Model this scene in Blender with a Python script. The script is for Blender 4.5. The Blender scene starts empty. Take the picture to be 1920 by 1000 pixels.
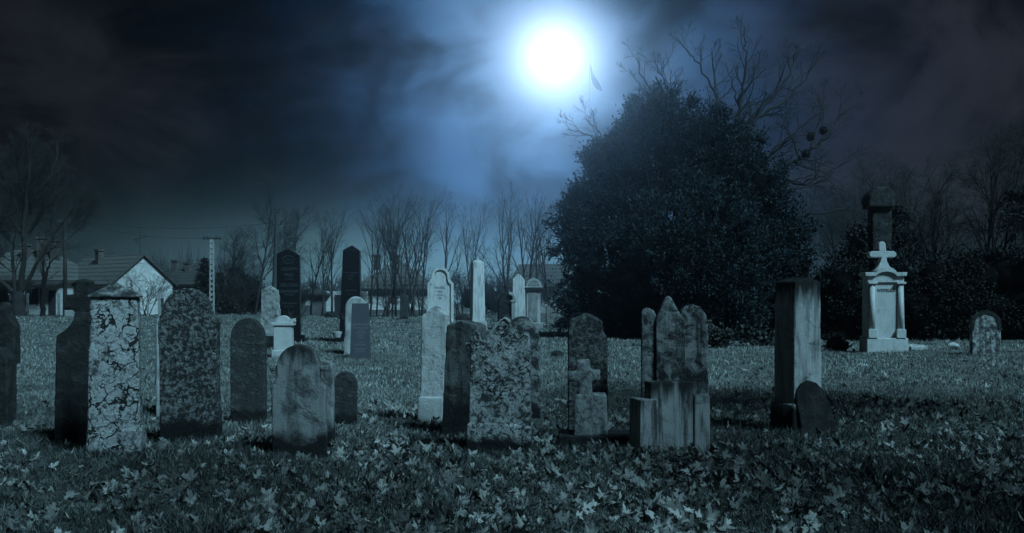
import bpy, bmesh, math, random
import numpy as np
from mathutils import Vector, Matrix

# ------------------------------------------------------------------ camera, sky, light
SC = bpy.context.scene
COL = SC.collection
F, CX, HY, H = 1900.0, 960.0, 561.0, 1.2      # focal length in photo pixels, horizon row, eye height
cam_d = bpy.data.cameras.new('camera')
cam_d.sensor_width = 36.0
cam_d.lens = F / 1920.0 * 36.0
cam_d.shift_y = (HY - 500.0) / 1920.0
cam_d.clip_end = 8000
cam = bpy.data.objects.new('camera', cam_d)
cam.location = (0, 0, H)
cam.rotation_euler = (math.radians(90), 0, 0)
COL.objects.link(cam)
SC.camera = cam

SC.view_settings.view_transform = 'Standard'
SC.view_settings.look = 'None'
SC.view_settings.exposure = 0.3
SC.view_settings.gamma = 1.0
SC.cycles.use_denoising = True
SC.cycles.max_bounces = 6
SC.cycles.volume_bounces = 0
SC.cycles.transparent_max_bounces = 8

SUN_AZ, SUN_EL = math.radians(138), math.radians(46)      # azimuth clockwise from the view direction
sun_dir = Vector((math.sin(SUN_AZ) * math.cos(SUN_EL), math.cos(SUN_AZ) * math.cos(SUN_EL), math.sin(SUN_EL)))
sl = bpy.data.lights.new('soft_key_light', 'SUN')
sl.energy = 4.2
sl.angle = math.radians(13)
sl.color = (0.40, 0.78, 1.0)
so = bpy.data.objects.new('soft_key_light', sl)
so.rotation_euler = (-sun_dir).to_track_quat('-Z', 'Y').to_euler()
COL.objects.link(so)

MOON = Vector(((1040 - CX) / F, 1.0, (HY - 106) / F)).normalized()

def build_world():
    w = bpy.data.worlds.new('World')
    SC.world = w
    w.use_nodes = True
    nt = w.node_tree
    nt.nodes.clear()
    N, L = nt.nodes.new, nt.links.new
    def val(s, x):
        if isinstance(x, (int, float)):
            s.default_value = x
        else:
            L(x, s)
    def M(op, a, b=0.0, c=0.0):
        n = N('ShaderNodeMath'); n.operation = op
        val(n.inputs[0], a); val(n.inputs[1], b)
        if len(n.inputs) > 2: val(n.inputs[2], c)
        return n.outputs[0]
    def rgb(r, g, b):
        n = N('ShaderNodeCombineColor')
        for i, x in enumerate((r, g, b)): val(n.inputs[i], x)
        return n.outputs[0]
    def mix(kind, a, b, f=1.0):
        n = N('ShaderNodeMix'); n.data_type = 'RGBA'; n.blend_type = kind; n.clamp_factor = False
        val(n.inputs[0], f)
        for s, x in ((n.inputs[6], a), (n.inputs[7], b)):
            if isinstance(x, tuple): s.default_value = (*x, 1)
            else: L(x, s)
        return n.outputs[2]
    def noise(vec, scale, detail=5, rough=0.55, dist=0.0):
        n = N('ShaderNodeTexNoise')
        L(vec, n.inputs['Vector'])
        n.inputs['Scale'].default_value = scale; n.inputs['Detail'].default_value = detail
        n.inputs['Roughness'].default_value = rough; n.inputs['Distortion'].default_value = dist
        return n.outputs['Fac']
    def ramp01(x, a, b):
        n = N('ShaderNodeMapRange'); n.interpolation_type = 'SMOOTHSTEP'
        val(n.inputs[0], x); n.inputs[1].default_value = a; n.inputs[2].default_value = b
        return n.outputs[0]
    tc = N('ShaderNodeTexCoord').outputs['Generated']
    sep = N('ShaderNodeSeparateXYZ'); L(tc, sep.inputs[0])
    x, y, z = sep.outputs
    dn = N('ShaderNodeVectorMath'); dn.operation = 'DOT_PRODUCT'
    L(tc, dn.inputs[0]); dn.inputs[1].default_value = MOON
    th = M('MULTIPLY', M('ARCCOSINE', M('MINIMUM', dn.outputs['Value'], 0.999999)), 57.2958)
    el = M('MULTIPLY', M('ARCSINE', z), 57.2958)
    az = M('MULTIPLY', M('ARCTAN2', x, y), 57.2958)
    def gauss(v, c, s):
        d = M('DIVIDE', M('SUBTRACT', v, c), s)
        return M('EXPONENT', M('MULTIPLY', M('MULTIPLY', d, d), -1.0))
    # stretched cloud coordinates
    mp = N('ShaderNodeMapping'); L(tc, mp.inputs[0]); mp.inputs['Scale'].default_value = (1, 1, 1.5)
    mp.inputs['Location'].default_value = (3.1, 0.4, 1.7)
    c1 = noise(mp.outputs[0], 4.2, 5, 0.52, 0.5)
    c2 = noise(mp.outputs[0], 11.0, 5, 0.5, 0.8)
    cl = M('ADD', M('MULTIPLY', c1, 0.62), M('MULTIPLY', c2, 0.38))
    c3 = noise(mp.outputs[0], 6.5, 8, 0.62, 1.2)
    cloud2 = ramp01(M('ADD', M('MULTIPLY', c1, 0.55), M('MULTIPLY', c3, 0.45)), 0.38, 0.64)
    cloud = ramp01(cl, 0.38, 0.62)
    # moon glow in the thin cloud around the moon
    def ex(A, t0, s):
        return M('MULTIPLY', A, M('EXPONENT', M('DIVIDE', M('SUBTRACT', th, t0), -s)))
    gl = rgb(ex(0.15, 3.3, 2.1), ex(0.26, 3.3, 2.7), ex(0.44, 3.3, 3.2))
    glow = mix('MULTIPLY', gl, rgb(*[M('ADD', 0.12, M('MULTIPLY', cloud, 1.65))] * 3), ramp01(th, 2.0, 6.0))
    core = M('MULTIPLY', 0.6, M('EXPONENT', M('MULTIPLY', M('POWER', M('DIVIDE', th, 2.0), 2.0), -1.0)))
    # broad blue below the moon
    bl = M('MULTIPLY', gauss(az, 0.5, 8.5), gauss(el, 5.0, 6.0))
    blue = rgb(M('MULTIPLY', bl, 0.016), M('MULTIPLY', bl, 0.052), M('MULTIPLY', bl, 0.12))
    blue = mix('MULTIPLY', blue, rgb(*[M('ADD', 0.2, M('MULTIPLY', cloud, 1.4))] * 3))
    # pale band at the horizon
    hb = M('MULTIPLY', gauss(el, -0.5, 3.3), M('ADD', 0.09, M('MULTIPLY', 1.0, gauss(az, -4.5, 12.5))))
    hband = rgb(M('MULTIPLY', hb, 0.25), M('MULTIPLY', hb, 0.56), M('MULTIPLY', hb, 0.68))
    # night cloud deck, darker to the left, greyer to the right
    dk = M('ADD', 0.02, M('MULTIPLY', M('POWER', cloud2, 1.3), 1.5))
    side = ramp01(az, -30.0, 26.0)
    deck = rgb(M('MULTIPLY', dk, M('ADD', 0.0056, M('MULTIPLY', side, 0.0050))),
               M('MULTIPLY', dk, M('ADD', 0.0060, M('MULTIPLY', side, 0.0060))),
               M('MULTIPLY', dk, M('ADD', 0.0078, M('MULTIPLY', side, 0.0085))))
    # physical sky, turned far down
    sky = N('ShaderNodeTexSky'); sky.sky_type = 'NISHITA'; sky.sun_disc = False
    sky.sun_elevation = SUN_EL; sky.sun_rotation = SUN_AZ
    skyt = mix('MULTIPLY', sky.outputs[0], (0.00025, 0.00028, 0.0003))
    tot = mix('ADD', glow, rgb(core, core, core))
    for c in (blue, hband, deck, skyt):
        tot = mix('ADD', tot, c)
    up = ramp01(el, -6.0, -0.5)
    tot = mix('MULTIPLY', tot, rgb(up, up, up))
    bg = N('ShaderNodeBackground'); L(tot, bg.inputs[0]); bg.inputs[1].default_value = 1.0
    out = N('ShaderNodeOutputWorld'); L(bg.outputs[0], out.inputs[0])
build_world()

# ------------------------------------------------------------------ helpers
def tag(o, label=None, cat=None, group=None, kind=None):
    if label: o['label'] = label
    if cat: o['category'] = cat
    if group: o['group'] = group
    if kind: o['kind'] = kind
    return o

def empty(name, loc, rz=0.0):
    o = bpy.data.objects.new(name, None)
    o.empty_display_size = 0.2
    o.location = loc; o.rotation_euler = (0, 0, rz)
    COL.objects.link(o)
    return o

def link(name, me, mat, parent=None, loc=(0, 0, 0)):
    if mat and not me.materials: me.materials.append(mat)
    o = bpy.data.objects.new(name, me)
    o.location = loc
    COL.objects.link(o)
    if parent: o.parent = parent
    return o

def depth(yb): return F * H / (yb - HY)
def ground(px, yb):
    D = depth(yb)
    return Vector(((px - CX) / F * D, D, 0.0))
def P(px, py, D): return Vector(((px - CX) / F * D, D, H + (HY - py) / F * D))

def np_mesh(name, verts, faces_flat, sizes, smooth=False, attr=None):
    me = bpy.data.meshes.new(name)
    v = np.asarray(verts, dtype=np.float32).reshape(-1, 3)
    ff = np.asarray(faces_flat, dtype=np.int32).ravel()
    sz = np.asarray(sizes, dtype=np.int32)
    me.vertices.add(len(v)); me.vertices.foreach_set('co', v.ravel())
    me.loops.add(len(ff)); me.loops.foreach_set('vertex_index', ff)
    me.polygons.add(len(sz))
    st = np.zeros(len(sz), dtype=np.int32); st[1:] = np.cumsum(sz)[:-1]
    me.polygons.foreach_set('loop_start', st)
    me.polygons.foreach_set('loop_total', sz)
    if smooth: me.polygons.foreach_set('use_smooth', np.ones(len(sz), dtype=bool))
    if attr is not None:
        a = me.attributes.new('tone', 'FLOAT', 'POINT')
        a.data.foreach_set('value', np.asarray(attr, dtype=np.float32))
    me.update(calc_edges=True)
    return me

# ------------------------------------------------------------------ materials
class MT:
    def __init__(s, name, rough=0.85, spec=0.3):
        s.m = bpy.data.materials.new(name); s.m.use_nodes = True
        s.nt = s.m.node_tree
        s.b = s.nt.nodes['Principled BSDF']
        s.b.inputs['Roughness'].default_value = rough
        s.b.inputs['Specular IOR Level'].default_value = spec
    def n(s, t): return s.nt.nodes.new(t)
    def L(s, a, b): s.nt.links.new(a, b)
    def val(s, sk, x):
        if isinstance(x, (int, float)): sk.default_value = x
        elif isinstance(x, tuple): sk.default_value = (*x, 1) if len(x) == 3 and sk.type == 'RGBA' else x
        else: s.L(x, sk)
    def math(s, op, a, b=0.0):
        n = s.n('ShaderNodeMath'); n.operation = op; s.val(n.inputs[0], a); s.val(n.inputs[1], b); return n.outputs[0]
    def mix(s, f, a, b, kind='MIX'):
        n = s.n('ShaderNodeMix'); n.data_type = 'RGBA'; n.blend_type = kind
        s.val(n.inputs[0], f); s.val(n.inputs[6], a); s.val(n.inputs[7], b); return n.outputs[2]
    def step(s, x, a, b):
        n = s.n('ShaderNodeMapRange'); n.interpolation_type = 'SMOOTHSTEP'
        s.val(n.inputs[0], x); n.inputs[1].default_value = a; n.inputs[2].default_value = b; return n.outputs[0]
    def coord(s, scale=(1, 1, 1), loc=(0, 0, 0), kind='Object'):
        t = s.n('ShaderNodeTexCoord').outputs[kind]
        m = s.n('ShaderNodeMapping'); s.L(t, m.inputs[0])
        m.inputs['Scale'].default_value = scale; m.inputs['Location'].default_value = loc
        return m.outputs[0]
    def noise(s, vec, scale, detail=4, rough=0.55, dist=0.0, out='Fac'):
        n = s.n('ShaderNodeTexNoise'); s.L(vec, n.inputs['Vector'])
        n.inputs['Scale'].default_value = scale; n.inputs['Detail'].default_value = detail
        n.inputs['Roughness'].default_value = rough; n.inputs['Distortion'].default_value = dist
        return n.outputs[out]
    def voro(s, vec, scale, feature='DISTANCE_TO_EDGE'):
        n = s.n('ShaderNodeTexVoronoi'); n.feature = feature; s.L(vec, n.inputs['Vector'])
        n.inputs['Scale'].default_value = scale; return n.outputs['Distance']
    def bump(s, h, dist=0.02, strength=0.8):
        n = s.n('ShaderNodeBump'); n.inputs['Distance'].default_value = dist
        n.inputs['Strength'].default_value = strength; s.L(h, n.inputs['Height']); s.L(n.outputs[0], s.b.inputs['Normal'])
    def color(s, c): s.val(s.b.inputs['Base Color'], c); return s.m

def g3(v, t=(1.0, 1.0, 0.97)): return (v * t[0], v * t[1], v * t[2])

_seed = [0]
def stone(name, pale=0.38, dark=0.07, scale=9.0, cover=0.5, soft=0.08, cracks=0.0, cscale=9.0,
          streak=0.0, foot=0.0, top=0.0, grain=0.35, bump=0.02, rough=0.9, topz=1.2):
    """weathered stone: pale lichen crust over dark stone, cracks, rain streaks, an algae stain with a ragged upper edge"""
    _seed[0] += 1
    sd = (_seed[0] * 3.17, _seed[0] * 1.31, _seed[0] * 2.73)
    t = MT(name, rough, 0.25)
    v = t.coord(loc=sd)
    a = t.noise(v, scale, 9, 0.68, 0.4)
    big = t.noise(v, scale * 0.28, 4, 0.6, 0.3)
    fine = t.noise(v, 75.0, 4, 0.7)
    m = t.math('ADD', t.math('MULTIPLY', a, 0.78), t.math('MULTIPLY', big, 0.22))
    cov = t.step(m, cover - soft, cover + soft)
    col = t.mix(cov, g3(dark), g3(pale))
    h = t.math('ADD', t.math('MULTIPLY', cov, 0.5), t.math('MULTIPLY', fine, 0.35))
    gm = t.math('ADD', 1.0 - grain * 0.75, t.math('MULTIPLY', fine, grain * 1.5))
    gc = t.n('ShaderNodeCombineColor')
    for i in range(3): t.L(gm, gc.inputs[i])
    col = t.mix(1.0, col, gc.outputs[0], 'MULTIPLY')
    if cracks:
        wv = t.noise(v, 7.0, 4, 0.6, 0.0, 'Color')
        vm = t.n('ShaderNodeVectorMath'); vm.operation = 'MULTIPLY_ADD'
        t.L(wv, vm.inputs[0]); vm.inputs[1].default_value = (0.22, 0.22, 0.22); t.L(v, vm.inputs[2])
        e = t.voro(vm.outputs[0], cscale)
        wid = t.math('MULTIPLY', t.step(t.noise(v, 5.0, 3), 0.38, 0.68), cracks)
        line = t.math('SUBTRACT', 1.0, t.step(t.math('DIVIDE', e, t.math('ADD', wid, 0.004)), 0.55, 1.0))
        e2 = t.voro(vm.outputs[0], cscale * 3.1)
        pit = t.math('MULTIPLY', t.math('SUBTRACT', 1.0, t.step(e2, 0.02, 0.10)), t.step(a, 0.5, 0.62))
        cr = t.math('MAXIMUM', line, t.math('MULTIPLY', pit, 0.8))
        col = t.mix(cr, col, g3(0.018))
        h = t.math('SUBTRACT', h, t.math('MULTIPLY', cr, 0.9))
    if streak:
        sv = t.coord((1, 1, 0.09), sd)
        s1 = t.step(t.noise(sv, 16.0, 5, 0.65), 0.46, 0.64)
        s1 = t.math('MULTIPLY', s1, streak)
        col = t.mix(s1, col, g3(dark * 0.6))
    sepz = t.n('ShaderNodeSeparateXYZ'); t.L(t.n('ShaderNodeTexCoord').outputs['Object'], sepz.inputs[0])
    if top:
        # black crust where rain collects under the head, broken up by vertical runs
        sv = t.coord((1, 1, 0.12), sd)
        q = t.math('ADD', sepz.outputs[2], t.math('MULTIPLY', t.math('SUBTRACT', t.noise(sv, 14.0, 4, 0.6), 0.5), top * 3.0))
        col = t.mix(t.step(q, topz - top, topz + 0.02), col, g3(0.022))
    if foot:
        q = t.math('ADD', sepz.outputs[2], t.math('MULTIPLY', t.math('SUBTRACT', t.noise(v, 5.0, 5, 0.62), 0.5), foot * 1.7))
        f = t.math('SUBTRACT', 1.0, t.step(q, foot * 0.62, foot * 1.12))
        col = t.mix(f, col, g3(0.010))
    t.color(col)
    t.bump(h, bump, 0.9)
    return t.m

def plain(name, c, rough=0.85, var=0.35, scale=8.0, bump=0.0, spec=0.3):
    t = MT(name, rough, spec)
    v = t.coord(kind='Object')
    a = t.noise(v, scale, 6, 0.65)
    lo = tuple(x * (1 - var) for x in c); hi = tuple(min(1, x * (1 + var)) for x in c)
    t.color(t.mix(t.step(a, 0.3, 0.7), lo, hi))
    if bump: t.bump(a, bump)
    return t.m

def toned(name, lo, hi, rough=0.7, spec=0.3, trans=0.0, rand=False):
    """colour varies leaf by leaf (a 'tone' attribute, or the object's own random number)"""
    t = MT(name, rough, spec)
    blot = t.noise(t.coord(kind='Object'), 55.0 if 'litter' in name or 'maple' in name else 3.0, 3, 0.6)
    if rand: a = t.n('ShaderNodeObjectInfo').outputs['Random']
    else:
        n = t.n('ShaderNodeAttribute'); n.attribute_name = 'tone'; a = n.outputs['Fac']
    if 'litter' in name or 'maple' in name: a = t.math('MULTIPLY', a, t.math('ADD', 0.35, t.math('MULTIPLY', blot, 1.3)))
    mx = t.mix(a, lo, hi); t.color(mx)
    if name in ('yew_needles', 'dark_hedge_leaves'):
        inner = t.step(a, -0.3, 0.0); t.color(t.mix(inner, (0.004, 0.004, 0.004), mx))  # crown cores near black: shade inside the foliage put into their colour
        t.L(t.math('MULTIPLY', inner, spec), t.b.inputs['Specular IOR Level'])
    return t.m

def roof_mat(name, c, rows=2.6):
    t = MT(name, 0.85, 0.3)
    v = t.coord()
    w = t.n('ShaderNodeTexWave'); w.bands_direction = 'Z'; w.wave_profile = 'SAW'
    t.L(v, w.inputs['Vector']); w.inputs['Scale'].default_value = rows; w.inputs['Distortion'].default_value = 0.6
    w.inputs['Detail'].default_value = 1.0
    a = t.noise(t.coord((4, 4, 1)), 2.2, 6, 0.7)
    col = t.mix(t.step(a, 0.3, 0.72), tuple(x * 0.6 for x in c), tuple(x * 1.3 for x in c))
    col = t.mix(t.step(w.outputs['Fac'], 0.72, 0.98), col, tuple(x * 0.22 for x in c))
    t.bump(w.outputs['Fac'], 0.06, 0.8)
    return t.color(col)

M_BARK = plain('dark_bark', (0.030, 0.027, 0.025), 0.95, 0.45, 14.0, 0.02)
M_BARK_PALE = plain('pale_bark', (0.085, 0.082, 0.080), 0.95, 0.4, 10.0, 0.02)
M_LEAF_YEW = toned('yew_needles', (0.012, 0.018, 0.021), (0.042, 0.062, 0.070), 0.7, 0.15)
M_LEAF_DARK = toned('dark_hedge_leaves', (0.006, 0.007, 0.006), (0.015, 0.017, 0.014), 0.7, 0.2)
M_LEAF_MID = toned('conifer_needles', (0.010, 0.012, 0.010), (0.034, 0.038, 0.032), 0.65, 0.35)
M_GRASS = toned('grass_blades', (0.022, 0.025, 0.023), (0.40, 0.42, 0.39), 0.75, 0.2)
M_LITTER = toned('leaf_litter', (0.030, 0.029, 0.027), (0.33, 0.325, 0.30), 0.75, 0.25)
M_LITTER_R = toned('dry_maple_leaf', (0.030, 0.029, 0.027), (0.33, 0.325, 0.30), 0.75, 0.25, rand=True)
M_WALL = plain('limewashed_wall', (0.52, 0.52, 0.50), 0.9, 0.18, 1.2, 0.01)
M_WALL_DARK = plain('grey_render', (0.11, 0.11, 0.11), 0.9, 0.3, 1.0)
M_ROOF = roof_mat('old_roof_tiles', (0.11, 0.107, 0.10), 0.95)
M_ROOF_DARK = roof_mat('dark_roof_tiles', (0.06, 0.058, 0.056), 1.1)
M_DARKWOOD = plain('dark_painted_wood', (0.035, 0.035, 0.036), 0.7, 0.3, 5.0)
M_GLASS = plain('dark_window_glass', (0.02, 0.022, 0.025), 0.15, 0.2, 3.0, 0, 0.5)
M_CHIM = plain('chimney_brick', (0.09, 0.075, 0.068), 0.9, 0.35, 6.0, 0.02)
M_CONC = plain('pale_concrete', (0.30, 0.30, 0.29), 0.9, 0.25, 6.0, 0.01)
M_CONC_MID = plain('grey_concrete', (0.05, 0.05, 0.05), 0.9, 0.3, 6.0, 0.01)
M_POLEWOOD = plain('tarred_pole_wood', (0.06, 0.055, 0.05), 0.9, 0.35, 8.0, 0.01)
M_IRON = plain('dark_iron', (0.03, 0.03, 0.03), 0.6, 0.3, 8.0)

# ------------------------------------------------------------------ ground
def ground_h(x, y):
    return (0.030 * np.sin(x * 1.7 + 0.4 * y) * np.sin(y * 1.3 + 1.0) + 0.022 * np.sin(x * 3.9 + 1.2) * np.sin(y * 3.1 + x)
            + 0.05 * np.sin(x * 0.31 + 2.0) * np.sin(y * 0.27 + 0.5)) - 0.02

def build_ground():
    xs = np.concatenate([np.linspace(-300, -40, 14)[:-1], np.linspace(-40, -10, 60)[:-1], np.linspace(-10, 10, 160)[:-1],
                         np.linspace(10, 40, 60)[:-1], np.linspace(40, 300, 14)])
    ys = np.concatenate([np.linspace(-120, -4, 12)[:-1], np.linspace(-4, 22, 200)[:-1], np.linspace(22, 95, 130)[:-1], np.linspace(95, 330, 24)])
    X, Y = np.meshgrid(xs, ys)
    Z = ground_h(X, Y)
    v = np.stack([X, Y, Z], -1).reshape(-1, 3)
    nx, ny = len(xs), len(ys)
    i = (np.arange(ny - 1)[:, None] * nx + np.arange(nx - 1)[None, :]).ravel()
    f = np.stack([i, i + 1, i + nx + 1, i + nx], -1)
    me = np_mesh('ground', v, f, np.full(len(f), 4), True)
    t = MT('rough_turf', 0.95, 0.15)
    c = t.coord(kind='Object')
    a = t.noise(c, 1.1, 6, 0.65, 0.3); b = t.noise(c, 9.0, 6, 0.72); d = t.noise(c, 45.0, 4, 0.7)
    m = t.math('ADD', t.math('MULTIPLY', a, 0.4), t.math('ADD', t.math('MULTIPLY', b, 0.35), t.math('MULTIPLY', d, 0.25)))
    t.color(t.mix(t.step(m, 0.36, 0.66), (0.020, 0.021, 0.020), (0.24, 0.25, 0.23)))
    t.bump(t.math('ADD', t.math('MULTIPLY', b, 0.6), t.math('MULTIPLY', d, 0.4)), 0.06, 1.0)
    o = link('ground', me, t.m)
    tag(o, kind='structure')
build_ground()

# ------------------------------------------------------------------ stone builders
_tex = bpy.data.textures.new('worn_stone', 'CLOUDS'); _tex.noise_scale = 0.11; _tex.noise_depth = 3
_tex2 = bpy.data.textures.new('rough_stone', 'CLOUDS'); _tex2.noise_scale = 0.035; _tex2.noise_depth = 2

def prism_bm(bm, pts, y0, y1, slope=0.0):
    """pts: (x, z) outline; extruded from y0 (front) to y1 (back)"""
    fr = [bm.verts.new((x, y0, z)) for x, z in pts]
    bk = [bm.verts.new((x, y1, z)) for x, z in pts]
    n = len(pts)
    bm.faces.new(fr); bm.faces.new(list(reversed(bk)))
    for i in range(n):
        j = (i + 1) % n
        bm.faces.new((fr[j], fr[i], bk[i], bk[j]))

def box_bm(bm, x0, x1, y0, y1, z0, z1, taper=0.0):
    a = taper
    v = [bm.verts.new(c) for c in ((x0, y0, z0), (x1, y0, z0), (x1, y1, z0), (x0, y1, z0),
                                   (x0 + a, y0 + a, z1), (x1 - a, y0 + a, z1), (x1 - a, y1 - a, z1), (x0 + a, y1 - a, z1))]
    for f in ((3, 2, 1, 0), (4, 5, 6, 7), (0, 1, 5, 4), (1, 2, 6, 5), (2, 3, 7, 6), (3, 0, 4, 7)):
        bm.faces.new([v[i] for i in f])
    return v

def bm_obj(name, bm, mat, parent=None, loc=(0, 0, 0), vox=0.0, wear=0.0, bevel=0.0, smooth=False, fine=0.0):
    bmesh.ops.recalc_face_normals(bm, faces=bm.faces)
    me = bpy.data.meshes.new(name)
    bm.to_mesh(me); bm.free()
    if smooth: me.polygons.foreach_set('use_smooth', [True] * len(me.polygons))
    o = link(name, me, mat, parent, loc)
    if vox:
        r = o.modifiers.new('remesh', 'REMESH'); r.mode = 'VOXEL'; r.voxel_size = vox; r.use_smooth_shade = True
        s = o.modifiers.new('soften', 'SMOOTH'); s.factor = 0.5; s.iterations = 3
        if wear:
            d = o.modifiers.new('wear', 'DISPLACE'); d.texture = _tex; d.strength = wear; d.mid_level = 0.5
            d.texture_coords = 'GLOBAL'
        if fine:
            d = o.modifiers.new('pits', 'DISPLACE'); d.texture = _tex2; d.strength = fine; d.mid_level = 0.5
            d.texture_coords = 'GLOBAL'
    elif bevel:
        b = o.modifiers.new('bevel', 'BEVEL'); b.width = bevel; b.segments = 2; b.limit_method = 'ANGLE'; b.angle_limit = math.radians(35)
    return o

class Frame:
    """places a thing whose front stands on the ground at photo column cx, row yb; px() turns photo pixels into its local metres"""
    def __init__(s, cx, yb, yaw=0.0):
        s.cx, s.yb, s.yaw = cx, yb, math.radians(yaw)
        s.D = depth(yb); s.k = s.D / F
        s.loc = ground(cx, yb)
    def x(s, px): return (px - s.cx) * s.k / math.cos(s.yaw)
    def z(s, py): return (s.yb - py) * s.k
    def pts(s, pl): return [(s.x(a), s.z(b)) for a, b in pl]

def arc(cx, cy, rx, ry, a0, a1, n=12):
    r = []
    for i in range(n + 1):
        a = math.radians(a0 + (a1 - a0) * i / n)
        r.append((cx + rx * math.cos(a), cy - ry * math.sin(a)))
    return r

SINK = 14     # pixels of foot below the grass
def slab(name, fr, pl, t, mat, parent=None, y0=0.0, **kw):
    bm = bmesh.new()
    prism_bm(bm, fr.pts(pl), y0, y0 + t)
    return bm_obj(name, bm, mat, parent, (0, 0, 0) if parent else fr.loc, **kw)

def single(fr, pl, t, mat, label, lean=(0, 0), cat='gravestone', name='gravestone', **kw):
    o = slab(name, fr, pl, t, mat, None, **kw)
    o.rotation_euler = (math.radians(lean[0]), math.radians(lean[1]), fr.yaw)
    return tag(o, label, cat)

def thing(name, fr, label, cat='gravestone', lean=(0, 0), group=None):
    e = empty(name, fr.loc)
    e.rotation_euler = (math.radians(lean[0]), math.radians(lean[1]), fr.yaw)
    return tag(e, label, cat, group)

def text(name, body, size, mat, parent, x, y, z, sx=1.0):
    c = bpy.data.curves.new(name, 'FONT')
    c.body = body; c.size = size; c.align_x = 'CENTER'; c.align_y = 'CENTER'; c.extrude = 0.004; c.space_line = 1.0
    c.materials.append(mat)
    tmp = bpy.data.objects.new(name, c)
    me = bpy.data.meshes.new_from_object(tmp)
    me.name = name
    bpy.data.objects.remove(tmp)
    o = bpy.data.objects.new(name, me); COL.objects.link(o)
    o.parent = parent; o.location = (x, y, z); o.rotation_euler = (math.pi / 2, 0, 0); o.scale = (sx, 1, 1)
    return o

# ------------------------------------------------------------------ gravestones, front row from the left
S_REAR = stone('darker_blotched_stone', 0.22, 0.025, 10, 0.5, 0.07, foot=0.10, bump=0.03)
S_CRACK = stone('cracked_lichen_stone', 0.32, 0.05, 18, 0.42, 0.07, cracks=0.085, cscale=8.5, foot=0.10, bump=0.03)
S_MOTT = stone('mottled_lichen_stone', 0.22, 0.022, 30, 0.51, 0.05, cracks=0.05, cscale=12, foot=0.24, bump=0.03)
S_GOTH = stone('blotched_lichen_stone', 0.36, 0.03, 22, 0.48, 0.06, cracks=0.06, cscale=11, foot=0.14, bump=0.03)
S_EDGE = stone('pale_worn_edge_stone', 0.26, 0.05, 14, 0.42, 0.1, bump=0.02)
S_CROSS = stone('worn_cross_stone', 0.25, 0.06, 22, 0.45, 0.1, streak=0.3, foot=0.12, bump=0.03)
S_DARKG = stone('dark_pitted_stone', 0.085, 0.03, 20, 0.55, 0.10, streak=0.5, foot=0.12, bump=0.03)
S_BLUE = stone('smooth_grey_stone', 0.22, 0.04, 7, 0.42, 0.12, streak=0.5, foot=0.22, top=0.14, topz=0.82)
S_BLACK = stone('blackened_stone', 0.032, 0.010, 9, 0.52, 0.12, streak=0.4, bump=0.02)
S_PALE = stone('pale_sandstone', 0.42, 0.12, 8, 0.38, 0.16, streak=0.3, top=0.05, topz=1.12)
S_STREAK = stone('rain_streaked_dark_stone', 0.12, 0.02, 6, 0.48, 0.14, streak=0.8, foot=0.42)
S_ROUGH = stone('rough_granular_stone', 0.16, 0.025, 30, 0.5, 0.10, foot=0.05, bump=0.035)
S_CONCR = stone('stained_concrete', 0.34, 0.07, 6, 0.38, 0.14, streak=0.95, top=0.14, topz=0.55)
S_LOBE = stone('lichened_grey_stone', 0.30, 0.03, 11, 0.49, 0.09, streak=0.8, bump=0.025)
S_TALL = stone('tall_grey_stone', 0.40, 0.06, 7, 0.38, 0.14, streak=0.5, foot=0.30, top=0.2, topz=1.33)
S_WHITE = stone('white_limestone', 0.41, 0.18, 10, 0.36, 0.16, streak=0.15, bump=0.008)
S_FARW = stone('distant_pale_stone', 0.48, 0.18, 2.5, 0.36, 0.16, streak=0.4, bump=0.01)
S_FARG = stone('distant_grey_stone', 0.34, 0.10, 3.0, 0.42, 0.14, streak=0.3, bump=0.01)
S_GRANITE = plain('grey_speckled_granite', (0.055, 0.06, 0.07), 0.5, 0.35, 60.0, 0.002)
S_POLISH = plain('polished_black_granite', (0.008, 0.008, 0.010), 0.3, 0.2, 30.0, 0, 0.35)
S_INK = plain('faded_silver_lettering', (0.045, 0.048, 0.052), 0.7, 0.3, 20.0)
S_INKD = plain('dark_lettering', (0.05, 0.05, 0.05), 0.8, 0.3, 20.0)

NEAR = dict(vox=0.0125, wear=0.009, fine=0.003)
MID = dict(vox=0.018, wear=0.014, fine=0.004)

# dark cross stone at the left edge
f = Frame(8, 690)
single(f, [(-24, 690 + SINK), (-24, 612), (-12, 600), (-6, 588), (-5, 572), (3, 566), (11, 573), (12, 588), (18, 598), (26, 610), (27, 690 + SINK)],
       0.25, S_BLACK, 'blackened cross-topped gravestone cut by the left edge of the picture', vox=0.022, wear=0.02)
f = Frame(-10, 800)
single(f, [(-48, 800 + SINK), (-46, 672), (-20, 652), (0, 655), (14, 672), (14, 800 + SINK)], 0.2, S_BLACK,
       'rough dim gravestone mostly outside the frame, nearest the left edge', **MID)

# black cross stone beside the cracked pillar
f = Frame(158, 836, 14)
e = thing('cross_gravestone', f, 'blackened stone cross on a tall body with sloping shoulders, left of the cracked pillar')
slab('body', f, [(106, 836 + SINK), (110, 628), (122, 622), (134, 610), (141, 596), (141, 585), (172, 585), (173, 600), (184, 616), (206, 628), (210, 836 + SINK)],
     0.17, S_BLACK, e, **NEAR)
slab('cross', f, [(141, 590), (141, 581), (121, 581), (120, 553), (141, 552), (141, 526), (155, 522), (171, 526), (171, 552), (192, 553), (192, 581), (171, 581), (171, 590)],
     0.13, S_BLACK, e, 0.015, **NEAR)

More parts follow.
